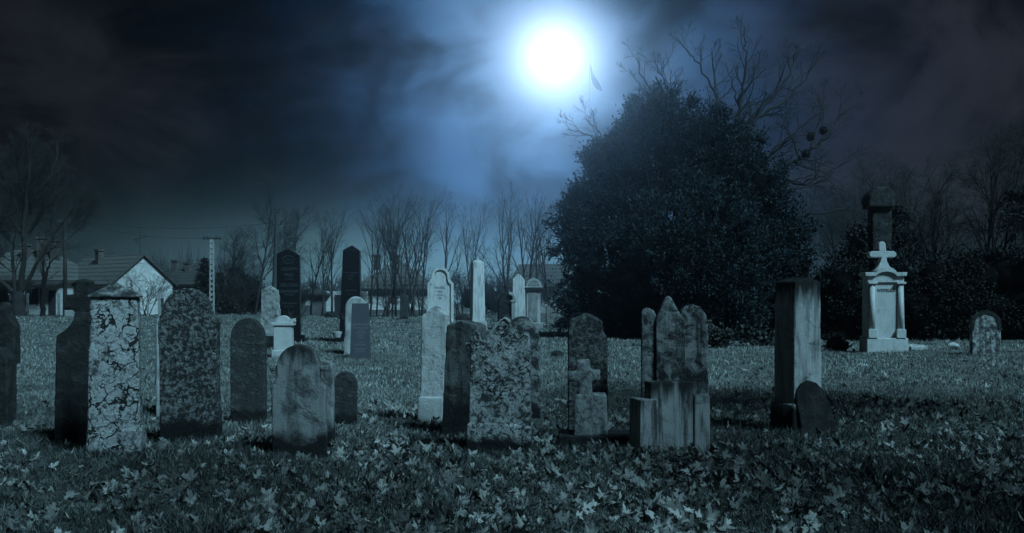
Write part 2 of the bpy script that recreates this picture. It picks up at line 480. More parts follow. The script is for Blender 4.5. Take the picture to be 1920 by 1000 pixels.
# cracked pillar
f = Frame(214, 868, 15)
e = thing('pillar_gravestone', f, 'pale square pillar with black cracks and a low pyramid top, leftmost big stone')
bm = bmesh.new(); k = f.k
hw = 46 * k
v = box_bm(bm, -hw - 2 * k, hw + 0 * k, 0.0, 0.24, f.z(820), f.z(556), 0.02)
bm_obj('shaft', bm, S_CRACK, e, **NEAR)
bm = bmesh.new()
v = box_bm(bm, -hw - 2 * k, hw + 0.5 * k, -0.003, 0.243, f.z(558), f.z(555), 0.0)
apex = bm.verts.new((-k, 0.12, f.z(528)))
for fc in list(bm.faces):
    if set(fc.verts) == set(v[4:]): bm.faces.remove(fc)
for i in range(4): bm.faces.new((v[4 + i], v[4 + (i + 1) % 4], apex))
bm_obj('cap', bm, S_REAR, e, vox=0.007, wear=0.003, fine=0.002)
bm = bmesh.new()
box_bm(bm, -51 * k, 53 * k, -0.025, 0.265, f.z(868 + SINK), f.z(806), 0.012)
bm_obj('plinth', bm, S_CRACK, e, vox=0.013, wear=0.035, fine=0.006)

# pale slab seen behind the mottled round-top
f = Frame(345, 778, 0)
single(f, [(290, 778 + SINK), (291, 600), (304, 590), (390, 590), (402, 602), (403, 778 + SINK)], 0.12, S_FARG,
       'pale slab showing as a light strip behind the mottled round-topped stone', **MID)
# mottled arch stone with shoulders
f = Frame(352, 838, 3)
single(f, [(300, 838 + SINK), (299, 700), (296, 606), (300, 592), (306, 586)] + arc(348, 583, 43, 43, 172, 8, 16)[0:] +
       [(394, 590), (408, 600), (405, 618), (404, 700), (408, 770), (410, 838 + SINK)],
       0.15, S_MOTT, 'tall mottled dark gravestone with round head and ragged shoulders, right of the cracked pillar', **NEAR)
# rounded dark stone
f = Frame(464, 790, 4)
single(f, [(432, 790 + SINK), (431, 640)] + arc(463, 636, 32, 40, 178, 2, 16) + [(496, 640), (497, 790 + SINK)], 0.12, S_DARKG,
       'dark pitted round-headed slab standing between the mottled stone and the front grey slab', lean=(-1, 0), **NEAR)
# front big grey arch stone with ears
f = Frame(558, 862, 3)
e = thing('gravestone', f, 'smooth grey round-headed gravestone with side ears and black stained foot, nearest the camera')
slab('slab', f, [(510, 862 + SINK), (508, 726), (517, 720), (518, 690)] + arc(558, 690, 40, 43, 178, 2, 20) + [(598, 690), (599, 720), (609, 726), (610, 862 + SINK)],
     0.13, S_BLUE, e, **NEAR)
for a, b in ((504, 520), (597, 614)):
    slab('ear', f, [(a, 696), (a, 687), (b, 686), (b, 697)], 0.07, S_BLUE, e, 0.02, vox=0.01, wear=0.006)
# leaning slab behind it
f = Frame(606, 832, -8)
single(f, [(575, 832 + SINK), (578, 680), (600, 674), (619, 681), (625, 830), (625, 832 + SINK)], 0.07, S_BLUE,
       'thin leaning slab with a pale right edge, tucked behind the nearest grey gravestone', lean=(-2, 1), **NEAR)
# small dark arch
f = Frame(647, 797, 3)
single(f, [(624, 797 + SINK), (624, 726)] + arc(646, 722, 22, 25, 178, 2, 14) + [(668, 726), (668, 797 + SINK)], 0.11, S_DARKG,
       'small dark round-topped stone, the low one in the grass right of the leaning slab', **NEAR)
# pale gabled stone
f = Frame(808, 794, -6)
e = thing('gravestone', f, 'pale gable-topped narrow stone on a plinth, left of the dark streaked stone', lean=(0, 0.6))
slab('slab', f, [(786, 760), (788, 592), (812, 574), (837, 590), (832, 760)], 0.17, S_PALE, e, **NEAR)
slab('plinth', f, [(782, 794 + SINK), (783, 748), (788, 744), (832, 744), (834, 748), (833, 794 + SINK)], 0.21, S_PALE, e, -0.02, **NEAR)
# dark streaked stone
f = Frame(856, 818, -16)
single(f, [(826, 818 + SINK), (836, 610), (862, 602), (884, 606), (896, 612), (886, 818 + SINK)], 0.26, S_STREAK,
       'dark rain-streaked block with a black lower half, behind the blotched gothic stone', **NEAR)
# blotched gothic stone
f = Frame(934, 852, -3)
e = thing('gravestone', f, 'broad blotched lichen gravestone with a pointed gable and two small rounded horns')
slab('slab', f, [(878, 820), (882, 655), (880, 646), (882, 640)] + arc(890, 630, 8, 9, 170, 20, 6) + [(900, 640), (905, 641), (924, 618), (938, 601), (945, 597), (953, 602),
     (962, 622), (970, 634), (976, 637)] + arc(984, 632, 8, 9, 160, 0, 6) + [(994, 645), (995, 820)], 0.19, S_GOTH, e, vox=0.010, wear=0.004, fine=0.003)
for pl in ([(904, 643), (921, 619), (937, 600), (946, 595), (953, 600), (957, 606), (952, 605), (946, 599), (939, 603), (924, 623), (908, 646)],):
    slab('coping', f, pl, 0.21, S_EDGE, e, -0.012, vox=0.006, wear=0.003)
slab('plinth', f, [(873, 852 + SINK), (874, 797), (880, 792), (994, 797), (996, 802), (995, 852 + SINK)], 0.22, S_GOTH, e, -0.02, **NEAR)
slab('scroll', f, [(872, 650), (872, 643), (885, 641), (889, 646), (884, 651)], 0.10, S_GOTH, e, 0.0, vox=0.01, wear=0.006)
# rounded stone behind it
f = Frame(982, 778, 2)
single(f, [(948, 778 + SINK), (948, 640), (944, 630)] + arc(979, 626, 28, 33, 172, 8, 16) + [(1009, 622), (1013, 632), (1009, 640), (1012, 720), (1014, 778 + SINK)], 0.16,
       S_REAR, 'blotched round-headed stone half hidden behind the gothic gable stone', **NEAR)
# rough stone behind the small cross
f = Frame(1102, 820, -2)
single(f, [(1065, 820 + SINK), (1065, 606), (1070, 598), (1086, 593), (1097, 587), (1110, 590), (1130, 603), (1132, 624), (1139, 632), (1140, 820 + SINK)], 0.13, S_ROUGH,
       'rough-faced grey slab with a blunt pointed head, behind the small stone cross', **NEAR)
# small cross on pedestal
f = Frame(1107, 842, -5)
e = thing('cross_monument', f, 'small stumpy stone cross on a square pedestal and a low black base slab', 'grave cross')
slab('cross', f, [(1085, 748), (1085, 717), (1064, 717), (1064, 697), (1081, 697), (1080, 676), (1105, 675), (1107, 695), (1125, 694), (1126, 714), (1109, 716), (1111, 748)],
     0.10, S_CROSS, e, 0.03, **NEAR)
bm = bmesh.new(); k = f.k
v = box_bm(bm, f.x(1075), f.x(1140), 0.0, 0.24, f.z(826), f.z(740), 0.012)
bm_obj('pedestal', bm, S_CROSS, e, **NEAR)
bm = bmesh.new()
box_bm(bm, f.x(1048), f.x(1180), -0.05, 0.40, f.z(842 + SINK), f.z(817), 0.0)
bm_obj('base', bm, S_BLACK, e, **NEAR)
bm = bmesh.new()
bmesh.ops.create_uvsphere(bm, u_segments=10, v_segments=6, radius=0.014)
bm_obj('stud', bm, S_WHITE, e, (f.x(1093), 0.045, f.z(703)), smooth=True)

# three-lobed stone (two round lobes and a gabled middle, seen obliquely)
f = Frame(1262, 838, -6)
e = thing('gravestone', f, 'tall three-lobed gravestone with a gabled middle, behind the low concrete marker')
slab('side_lobe', f, [(1204, 838 + SINK), (1203, 588), (1206, 580), (1216, 577), (1226, 582), (1236, 600), (1238, 838 + SINK)], 0.16, S_LOBE, e, 0.0, **NEAR)
slab('side_lobe', f, [(1276, 838 + SINK), (1276, 584), (1284, 574), (1298, 571), (1312, 575), (1324, 592), (1327, 610), (1328, 838 + SINK)], 0.16, S_LOBE, e, 0.0, **NEAR)
bm = bmesh.new()
gp = [(1229, 600), (1236, 584), (1248, 560), (1253, 556), (1258, 558), (1272, 584), (1284, 602)]
front = f.pts([(1229, 838 + SINK)] + gp + [(1286, 838 + SINK)])
prism_bm(bm, front, 0.0, 0.2)
slab('centre_lobe', f, [(1231, 838 + SINK), (1230, 600), (1237, 583), (1248, 559), (1253, 555), (1258, 557), (1272, 583), (1284, 602), (1286, 838 + SINK)], 0.22, S_LOBE, e, -0.03, **NEAR)
bm.free()
for a, b, y in ((1199, 1209, 602), (1324, 1336, 603)):
    slab('ear', f, [(a, y + 4), (a, y - 2), (b, y - 3), (b, y + 4)], 0.06, S_LOBE, e, 0.08, vox=0.009, wear=0.005)
# low concrete marker of three blocks
f = Frame(1258, 855, 12)
e = thing('grave_marker', f, 'low concrete marker of three plain stained blocks in front of the three-lobed stone', 'grave marker')
def blockpart(nm, x0, x1, y0, y1, zt, mat=S_CONCR, zb=855 + SINK, tp=0.0, **kw):
    bm = bmesh.new(); box_bm(bm, f.x(x0), f.x(x1), y0, y1, f.z(zb), f.z(zt), tp)
    return bm_obj(nm, bm, mat, e, **kw)
CB = dict(vox=0.010, wear=0.006, fine=0.002)
blockpart('side_block', 1190, 1226, -0.10, 0.16, 747, **CB)
blockpart('centre_block', 1219, 1303, 0.0, 0.15, 716, **CB)
blockpart('side_block', 1302, 1333, -0.02, 0.13, 742, **CB)
# tall block and the broken slab leaning on it
f = Frame(1500, 815, 26)
e = thing('gravestone', f, 'tall four-sided grey stone with a dark left face, behind the leaning broken slab')
bm = bmesh.new(); k = f.k
wd, dp = 46 * k / math.cos(f.yaw), 0.27
x0 = f.x(1487)
v = box_bm(bm, x0, x0 + wd * 1.34, 0.0, dp, f.z(770), f.z(528), 0.0)
for q, dz in zip(v[4:], (0.0, 0.0, 0.0, 0.0)): q.co.x = q.co.x * 0.93 + (x0 + wd * 0.6) * 0.07
r1 = bm.verts.new((v[4].co.x * 0.5 + v[5].co.x * 0.5, 0.0, f.z(520))); r2 = bm.verts.new((v[7].co.x * 0.5 + v[6].co.x * 0.5, dp, f.z(520)))
for fc in list(bm.faces):
    if set(fc.verts) == set(v[4:]): bm.faces.remove(fc)
for fc in list(bm.faces):
    if set(fc.verts) == {v[0], v[1], v[5], v[4]} or set(fc.verts) == {v[2], v[3], v[7], v[6]}: bm.faces.remove(fc)
bm.faces.new((v[0], v[1], v[5], r1, v[4])); bm.faces.new((v[2], v[3], v[7], r2, v[6]))
bm.faces.new((v[4], r1, r2, v[7])); bm.faces.new((r1, v[5], v[6], r2))
bm_obj('shaft', bm, S_TALL, e, **NEAR)
bm = bmesh.new()
box_bm(bm, x0 - 0.035, x0 + wd * 1.34 + 0.03, -0.03, dp + 0.03, f.z(815 + SINK), f.z(757), 0.012)
bm_obj('plinth', bm, S_TALL, e, **NEAR)
f = Frame(1536, 816, 20)
single(f, [(1504, 816 + SINK), (1496, 748), (1499, 730), (1509, 718), (1524, 712), (1541, 717), (1556, 733), (1567, 765), (1577, 806), (1580, 816 + SINK)], 0.15, S_BLACK,
       'black broken slab with a rounded head leaning against the tall grey stone', lean=(-9, 0), **NEAR)

# ------------------------------------------------------------------ second rank
# pale mottled tapering stone
f = Frame(506, 654, 0)
e = thing('gravestone', f, 'mottled pale tapering stone with a blunt point, just left of the black crested stone')
slab('shaft', f, [(486, 634), (489, 545), (505, 536), (519, 545), (526, 634)], 0.28, S_EDGE, e, vox=0.03, wear=0.05)
slab('base', f, [(484, 654 + 8), (484, 630), (528, 630), (528, 654 + 8)], 0.38, S_BLACK, e, -0.05, vox=0.03, wear=0.03)
# small white monument
f = Frame(529, 670, 2)
e = thing('gravestone', f, 'small white monument with a domed head in front of the black crested stone')
slab('shaft', f, [(513, 658), (513, 611), (546, 611), (547, 658)], 0.26, S_WHITE, e, bevel=0.01)
slab('cap', f, [(509, 611), (508, 605), (550, 604), (550, 611)], 0.32, S_WHITE, e, -0.03, bevel=0.012)
slab('dome', f, [(516, 605)] + arc(529, 604, 13, 12, 180, 0, 14) + [(542, 605)], 0.22, S_WHITE, e, 0.02, bevel=0.01)
slab('horn', f, [(542, 605), (543, 599), (551, 597), (552, 604)], 0.2, S_WHITE, e, 0.02, bevel=0.01)
slab('plinth', f, [(509, 670 + 8), (510, 657), (550, 657), (550, 670 + 8)], 0.34, S_WHITE, e, -0.04, bevel=0.015)
# black crested stone
f = Frame(541, 641, 4)
e = thing('gravestone', f, 'tall polished black gravestone with a crest emblem and silver lettering')
slab('slab', f, [(519, 636), (519, 476), (524, 474), (541, 466), (556, 474), (561, 478), (563, 636)], 0.22, S_POLISH, e, bevel=0.012)
slab('base', f, [(522, 641 + 6), (522, 634), (573, 634), (573, 641 + 6)], 0.5, S_POLISH, e, -0.14, bevel=0.012)
slab('flower_box', f, [(564, 634), (564, 628), (572, 628), (572, 634)], 0.1, S_POLISH, e, -0.1, bevel=0.01)
em = bmesh.new()
def stroke(bm, fr, pl, w, y0, y1):
    for (a, b), (c, d) in zip(pl[:-1], pl[1:]):
        L_ = math.hypot(c - a, d - b); nx, ny = -(d - b) / L_ * w, (c - a) / L_ * w
        prism_bm(bm, fr.pts([(a + nx, b + ny), (c + nx, d + ny), (c - nx, d - ny), (a - nx, b - ny)]), y0, y1)
stroke(em, f, [(531, 488), (531, 484), (536, 481), (541, 479), (546, 481), (551, 484), (551, 488)], 0.45, -0.006, 0.004)
stroke(em, f, [(533, 489), (534, 493), (537, 495), (541, 492), (545, 495), (548, 493), (549, 489)], 0.45, -0.006, 0.004)
stroke(em, f, [(536, 489), (541, 486), (546, 489)], 0.45, -0.006, 0.004)
bm_obj('crest_emblem', em, S_INK, e)
for body, py, sz in (('OLDOPFI', 505, 7.0), ('FRIGI', 516, 7.0), ('szul WEISZ', 523.5, 3.6), ('DES. SIDIU', 535, 7.0), ('GUARDIUER', 546.5, 6.2), ('TAMASNE', 553, 4.2),
                     ('Emlek Apanknak', 569, 4.0), ('ES ANYANK', 575.5, 3.0)):
    text('inscription', body, sz * f.k * 1.25, S_INK, e, f.x(542), -0.003, f.z(py), 0.82)
# dried bouquet on its base
def bouquet(loc, r, n, seed, label, mat):
    rg = np.random.default_rng(seed); pol = []
    for i in range(n):
        d = rg.normal(size=3); d[2] = abs(d[2]) + 0.3; d /= np.linalg.norm(d)
        q = np.array([np.zeros(3), d * r * 0.5, d * r * rg.uniform(0.8, 1.3) + np.array([0, 0, -0.1 * r])])
        pol.append((q, np.array([0.012, 0.010, 0.004]) * r * 4, 4))
    o = link('dried_bouquet', tubes('dried_bouquet', pol), mat, None, loc)
    return tag(o, label, 'flowers')

# ------------------------------------------------------------------ tubes, trees, foliage
def tubes(name, pol, smooth=True):
    V, Fc, off = [], [], 0
    for pts, rad, n in pol:
        pts = np.asarray(pts, float); m = len(pts)
        t = np.gradient(pts, axis=0); t /= np.linalg.norm(t, axis=1)[:, None] + 1e-9
        ref = np.where(np.abs(t[:, 2:3]) < 0.9, np.array([[0, 0, 1.0]]), np.array([[1.0, 0, 0]]))
        u = np.cross(t, ref); u /= np.linalg.norm(u, axis=1)[:, None] + 1e-9
        for i in range(1, m):
            if np.dot(u[i], u[i - 1]) < 0: u[i] *= -1
        w = np.cross(t, u)
        a = np.linspace(0, 2 * np.pi, n, endpoint=False)
        ring = pts[:, None, :] + np.asarray(rad)[:, None, None] * (np.cos(a)[None, :, None] * u[:, None, :] + np.sin(a)[None, :, None] * w[:, None, :])
        V.append(ring.reshape(-1, 3))
        i = np.arange(m - 1)[:, None] * n; j = np.arange(n)[None, :]; j2 = (j + 1) % n
        Fc.append((off + np.stack([i + j, i + j2, i + n + j2, i + n + j], -1)).reshape(-1, 4))
        off += m * n
    V = np.concatenate(V); Fc = np.concatenate(Fc)
    return np_mesh(name, V, Fc, np.full(len(Fc), 4), smooth)

def rot_about(d, rg, ang):
    a = rg.normal(size=3); a -= d * np.dot(a, d); a /= np.linalg.norm(a) + 1e-9
    return d * math.cos(ang) + a * math.sin(ang)

def grow(rg, out, p, d, L, r, lev, cfg):
    """cfg: per level (children, length ratio, angle deg, wiggle, up pull, first child at)"""
    nc, ratio, ang, wig, up, first = cfg[min(lev, len(cfg) - 1)]
    n = max(3, int(6 - lev))
    pts = [np.array(p, float)]; d = np.array(d, float); dirs = [d]
    for i in range(n):
        d = d + rg.normal(size=3) * wig + np.array([0, 0, up]); d /= np.linalg.norm(d)
        pts.append(pts[-1] + d * L / n); dirs.append(d)
    pts = np.array(pts)
    rend = 0.35 if lev < len(cfg) - 1 else 0.25
    rad = np.maximum(r * np.linspace(1, rend, n + 1), 0.004)
    out[lev].append((pts, rad, 6 if lev == 0 else (5 if lev == 1 else 3)))
    if lev >= len(cfg) - 1: return
    for i in range(nc):
        t = first + (1 - first) * (i + rg.uniform(0.2, 0.9)) / nc
        q = t * n; k = min(int(q), n - 1); pp = pts[k] + (pts[k + 1] - pts[k]) * (q - k)
        dd = rot_about(dirs[k + 1], rg, math.radians(ang * rg.uniform(0.7, 1.3)))
        grow(rg, out, pp, dd, L * ratio * (1.15 - 0.55 * t) * rg.uniform(0.75, 1.25), max(r * (1 - 0.6 * t) * 0.62, 0.005), lev + 1, cfg)

def tree_meshes(seed, height, trunk_r, cfg, stems=1, spread=0.12):
    rg = np.random.default_rng(seed)
    out = [[] for _ in range(len(cfg))]
    for s in range(stems):
        a = rg.uniform(0, 6.28); d = np.array([math.cos(a) * spread, math.sin(a) * spread, 1.0]); d /= np.linalg.norm(d)
        grow(rg, out, (rg.normal() * 0.12 * (stems > 1), rg.normal() * 0.12 * (stems > 1), -0.1), d, height * rg.uniform(0.85, 1.0), trunk_r * rg.uniform(0.7, 1.0), 0, cfg)
    crown = [q for l in out[1:] for q in l]
    return tubes('trunk', out[0]), tubes('crown', crown)

def put_tree(name, meshes, loc, rz, scale, label, group=None, mat=None, cat='tree'):
    e = empty(name, loc, rz); e.scale = scale
    tag(e, label, cat, group)
    for nm, me in zip(('trunk', 'crown'), meshes): link(nm, me, mat or M_BARK, e)
    return e

def leaf_quads(P0, rg, size, out_dir, jitter=0.9, aspect=0.32, droop=0.0):
    """small bent two-triangle sprigs at points P0, pointing roughly along out_dir"""
    n = len(P0)
    d = out_dir + rg.normal(size=(n, 3)) * jitter; d[:, 2] -= droop
    d /= np.linalg.norm(d, axis=1)[:, None] + 1e-9
    a = rg.normal(size=(n, 3)); s = np.cross(d, a); s /= np.linalg.norm(s, axis=1)[:, None] + 1e-9
    L = size * rg.uniform(0.6, 1.4, n)[:, None]; W = L * aspect
    nn = np.cross(d, s)
    v = np.stack([P0, P0 + d * L * 0.5 + s * W + nn * W * 0.5, P0 + d * L, P0 + d * L * 0.5 - s * W + nn * W * 0.5], 1).reshape(-1, 3)
    i = np.arange(n)[:, None] * 4
    f = np.concatenate([i + np.array([[0, 1, 2]]), i + np.array([[0, 2, 3]])], 0)
    return v, f

def foliage(name, lobes, n, size, seed, clump=0.16, shell=0.35, core=0.72, aspect=0.32, jitter=0.9, coretone=-0.35, upb=0.25, tone_pow=2.0, sprays=0, spray_len=0.5):
    """crown of many leaf sprigs gathered in clumps over ellipsoid lobes [(centre, (rx, ry, rz))]"""
    rg = np.random.default_rng(seed)
    C = np.array([c for c, r in lobes]); R = np.array([r for c, r in lobes])
    wts = (R[:, 0] * R[:, 2]); wts = wts / wts.sum()
    ncl = max(8, n // 60)
    li = rg.choice(len(lobes), ncl, p=wts)
    u = rg.normal(size=(ncl, 3)); u /= np.linalg.norm(u, axis=1)[:, None]
    rr = 1.0 - shell * rg.uniform(0, 1, ncl) ** 1.5 + rg.normal(size=ncl) * 0.05
    cc = C[li] + u * R[li] * rr[:, None]
    # drop clumps deep inside other lobes
    q = ((cc[:, None, :] - C[None]) / R[None]); ins = (q ** 2).sum(-1) < 0.62
    keep = ins.sum(1) < 1
    cc, u, li = cc[keep], u[keep], li[keep]
    ct = rg.uniform(0, 1, len(cc))
    per = max(4, n // max(1, len(cc)))
    k = np.repeat(np.arange(len(cc)), per)
    csz = clump * rg.uniform(0.6, 1.5, len(cc))
    pts = cc[k] + rg.normal(size=(len(k), 3)) * csz[k][:, None] * np.array([1, 1, 0.8])
    od = u[k] * 0.9 + np.array([0, 0, upb])
    if sprays:
        sc_ = rg.choice(len(cc), sprays); su = u[sc_] * 0.8 + np.array([0, 0, 0.6]) + rg.normal(size=(sprays, 3)) * 0.35
        su /= np.linalg.norm(su, axis=1)[:, None]; sn = 26
        tt = rg.uniform(0.0, 1.0, (sprays, sn)) * rg.uniform(0.5, 1.2, sprays)[:, None] * spray_len
        sp = (cc[sc_][:, None, :] + su[:, None, :] * tt[:, :, None]).reshape(-1, 3) + rg.normal(size=(sprays * sn, 3)) * 0.018
        pts = np.concatenate([pts, sp]); od = np.concatenate([od, np.repeat(su * 1.6, sn, 0)]); k = np.concatenate([k, np.repeat(sc_, sn)])
    v, f = leaf_quads(pts, rg, size, od, jitter, aspect)
    tone = np.repeat(np.clip((0.55 * ct[k] + 0.45 * rg.uniform(0, 1, len(k))) ** tone_pow, 0, 1), 4)
    Vs, Fs, Ts, off = [v], [f], [tone], len(v)
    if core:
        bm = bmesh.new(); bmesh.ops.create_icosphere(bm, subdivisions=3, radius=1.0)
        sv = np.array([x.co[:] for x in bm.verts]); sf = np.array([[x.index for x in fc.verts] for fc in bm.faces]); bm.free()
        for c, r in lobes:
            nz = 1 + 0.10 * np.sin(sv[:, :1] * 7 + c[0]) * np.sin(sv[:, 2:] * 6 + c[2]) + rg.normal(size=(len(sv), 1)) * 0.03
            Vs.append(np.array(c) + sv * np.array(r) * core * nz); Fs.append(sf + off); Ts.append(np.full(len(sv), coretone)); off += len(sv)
    V = np.concatenate(Vs); Fc = np.concatenate(Fs); T = np.concatenate(Ts)
    return np_mesh(name, V, Fc, np.full(len(Fc), 3), False, T)

bouquet(ground(548, 641) + Vector((0, -0.14, 0.62)), 0.3, 26, 4, 'dried dark flower spray on the black crested stone', M_BARK)

# black obelisk
f = Frame(656, 642, 4)
S_INKG = plain('pale_engraved_lettering', (0.20, 0.205, 0.21), 0.8, 0.25, 20.0)
e = thing('obelisk', f, 'tall black tapering obelisk with a pyramid tip and faint lettering', 'obelisk')
bm = bmesh.new(); k = f.k
w0, w1 = 20.5 * k, 15.5 * k; dp = w0
vb = [bm.verts.new((sx * w0, dp + sy * w0, -0.05)) for sx, sy in ((-1, -1), (1, -1), (1, 1), (-1, 1))]
vt = [bm.verts.new((2 * k + sx * w1, dp + sy * w1, f.z(469))) for sx, sy in ((-1, -1), (1, -1), (1, 1), (-1, 1))]
ap = bm.verts.new((2 * k, dp, f.z(459)))
for i in range(4):
    j = (i + 1) % 4
    bm.faces.new((vb[i], vb[j], vt[j], vt[i])); bm.faces.new((vt[i], vt[j], ap))
bm.faces.new(vb[::-1])
bm_obj('shaft', bm, S_POLISH, e, bevel=0.015)
bm = bmesh.new(); box_bm(bm, f.x(626), f.x(682), -0.08, 2 * dp + 0.1, -0.1, f.z(634))
bm_obj('base', bm, S_POLISH, e, bevel=0.012)
for body, py, sz in (('KOHN IGNACZ', 512, 3.4), ('ES NEJE', 517, 3.0), ('RIZA', 523, 3.4), ('SZEP LELEK', 545, 3.4), ('BEKE', 552, 3.0)):
    zz = f.z(py); yy = (dp - w0) + (w0 - w1) * (zz / f.z(469)) - 0.004
    text('inscription', body, sz * k * 1.3, S_INK, e, 2 * k * zz / f.z(469), yy, zz, 1.0)
# white jar on its step
f2 = Frame(633, 641)
bm = bmesh.new(); bmesh.ops.create_cone(bm, segments=14, radius1=0.09, radius2=0.14, depth=0.16, cap_ends=True)
o = bm_obj('flower_pot', bm, S_WHITE, None, P(632, 634, depth(644)) + Vector((0, 0, 0.09)), bevel=0.01)
tag(o, 'small white pot on the left end of the black obelisk base', 'flower pot')
bouquet(P(641, 600, depth(646)), 0.22, 22, 8, 'withered wreath twigs hung low on the front of the black obelisk', M_BARK)

# pale round-topped stone, and granite stele in front
f = Frame(668, 663, 5)
single(f, [(644, 663 + 8), (647, 580)] + arc(667, 578, 20, 22, 176, 4, 14) + [(690, 580), (692, 663 + 8)], 0.22, S_FARG,
       'pale round-headed stone directly behind the grey granite stele', vox=0.03, wear=0.02)
f = Frame(676, 670, 4)
e = thing('gravestone', f, 'flat-topped grey granite stele widening downward, with engraved lines, in front of the black obelisk')
slab('slab', f, [(656, 670 + 8), (660, 569), (690, 569), (695, 670 + 8)], 0.20, S_GRANITE, e, bevel=0.008)
for body, py, sz in (('LAS. KEI KNOR', 609, 4.4), ('KALMAN ADOLF', 615, 3.6), ('sz. 1861', 619.5, 3.0), ('es NEJE LINA', 624, 3.6), ('sz. ROTH', 628.5, 3.0), ('KATUS', 633, 3.6),
                     ('ALDAS', 642, 3.2), ('EMLEKUKRE', 647, 3.4), ('GYERMEKEIK', 655, 3.4), ('BEKE VELUK', 659.5, 3.0)):
    text('inscription', body, sz * f.k * 1.25, S_INKG, e, f.x(676), -0.002, f.z(py), 0.85)

# far arched white stone with a moulded rim
f = Frame(826, 606, 8)
e = thing('gravestone', f, 'white arched gravestone with a raised rim and small shoulders, behind the pale gable-topped stone')
def ogee(cx, dx, y0, grow_):
    g = grow_
    return [(cx - dx - g, y0), (cx - dx - g, 532 - g * 0.2), (cx - dx + 4 - g, 529 - g * .6), (cx - dx + 7 - g * .8, 522 - g * .5)] + arc(cx, 519, dx - 7 + g * 0.8, 16 + g, 172, 8, 16) + \
           [(cx + dx - 7 + g * .8, 522 - g * .5), (cx + dx - 4 + g, 529 - g * .6), (cx + dx + g, 532 - g * .2), (cx + dx + g, y0)]
slab('slab', f, ogee(826, 22, 606 + 5, 0), 0.28, S_FARW, e, bevel=0.02)
rb = bmesh.new()
ou, inn = ogee(826, 22, 606 + 5, 2.2), ogee(826, 22, 606 + 5, -3.0)
for i in range(len(ou) - 1):
    prism_bm(rb, f.pts([ou[i], ou[i + 1], inn[i + 1], inn[i]]), -0.09, 0.10)
bm_obj('rim', rb, S_FARW, e)
for body, py, sz in (('HAVDEL', 540, 5.0), ('MIKSA', 547, 3.5), ('ELT 64', 554, 3.5), ('EVET', 560, 3.5)):
    text('inscription', body, sz * f.k * 1.25, S_INKD, e, f.x(825), -0.004, f.z(py), 0.85)

# far obelisk on a plinth
f = Frame(898, 618, 14)
e = thing('obelisk', f, 'pale blunt-topped obelisk with a stained left edge, behind the dark streaked block', 'obelisk')
bm = bmesh.new(); k = f.k
def frustum(bm, cx, w0, w1, z0, z1, zap=None, dp=None):
    dp = dp or w0
    vb = [bm.verts.new((cx + sx * w0, dp + sy * w0, z0)) for sx, sy in ((-1, -1), (1, -1), (1, 1), (-1, 1))]
    vt = [bm.verts.new((cx + sx * w1, dp + sy * w1, z1)) for sx, sy in ((-1, -1), (1, -1), (1, 1), (-1, 1))]
    bm.faces.new(vb[::-1])
    for i in range(4):
        j = (i + 1) % 4; bm.faces.new((vb[i], vb[j], vt[j], vt[i]))
    if zap:
        ap = bm.verts.new((cx, dp, zap))
        for i in range(4): bm.faces.new((vt[i], vt[(i + 1) % 4], ap))
    else: bm.faces.new(vt)
S_OBF = stone('stained_white_obelisk', 0.50, 0.10, 2.5, 0.36, 0.14, streak=0.55, top=0.35, topz=3.0, bump=0.01)
frustum(bm, 0, 12.6 * k, 10.4 * k, f.z(606), f.z(492), f.z(485))
bm_obj('shaft', bm, S_OBF, e, bevel=0.03)
bm = bmesh.new(); frustum(bm, 0, 16 * k, 15 * k, -0.1, f.z(603), None, 12.6 * k)
bm_obj('plinth', bm, S_FARG, e, bevel=0.03)

# broken dark monument
f = Frame(951, 616, 0)
e = thing('gravestone', f, 'small ruined blackened monument with half an arch, left of the domed white stone')
slab('body', f, [(934, 616 + 4), (933, 562), (939, 556), (940, 549), (960, 547), (960, 616 + 4)], 0.5, S_BLACK, e, 0.1, vox=0.05, wear=0.12)
slab('column', f, [(959, 616 + 4), (959, 567), (966, 567), (966, 616 + 4)], 0.35, S_FARG, e, bevel=0.02)
slab('half_arch', f, arc(954, 564, 14, 17, 92, 0, 8) + arc(954, 564, 9, 11, 0, 92, 8), 0.4, S_FARG, e, -0.02, bevel=0.02)
slab('impost', f, [(957, 567), (957, 563), (969, 563), (969, 567)], 0.42, S_FARG, e, -0.04, bevel=0.02)
slab('rubble_stone', f, [(940, 616 + 4), (940, 600), (945, 591), (953, 592), (960, 602), (960, 616 + 4)], 0.3, S_DARKG, e, -0.15, vox=0.05, wear=0.1)
# white pointed stone
f = Frame(972, 606, 4)
single(f, [(961, 606 + 4), (961, 524), (971, 514), (974, 514), (984, 525), (986, 606 + 4)], 0.5, S_OBF,
       'tall white stone with a pointed head, between the ruined monument and the domed stone', bevel=0.03)
# domed monument
f = Frame(1000, 616, -5)
e = thing('gravestone', f, 'white pillar monument with a half-round domed head and dark cornice, left of the yew')
slab('shaft', f, [(987, 607), (987, 545), (1012, 545), (1012, 607)], 0.6, S_FARW, e, bevel=0.02)
slab('niche_panel', f, [(992, 603), (992, 551), (994, 549), (1006, 549), (1008, 551), (1008, 603)], 0.05, S_FARG, e, -0.025, bevel=0.01)
slab('cornice', f, [(985, 546), (983, 540), (1017, 540), (1015, 546)], 0.75, S_DARKG, e, -0.08, bevel=0.02)
slab('cornice', f, [(984, 540), (984, 537), (1016, 537), (1016, 540)], 0.72, S_FARW, e, -0.07, bevel=0.02)
slab('dome', f, [(986, 537)] + arc(1000, 537, 14, 15, 180, 0, 16) + [(1014, 537)], 0.62, S_FARW, e, 0.0, bevel=0.02)
slab('tympanum', f, [(990, 536)] + arc(1001, 536, 10, 11, 180, 0, 14), 0.05, S_FARG, e, -0.03, bevel=0.01)
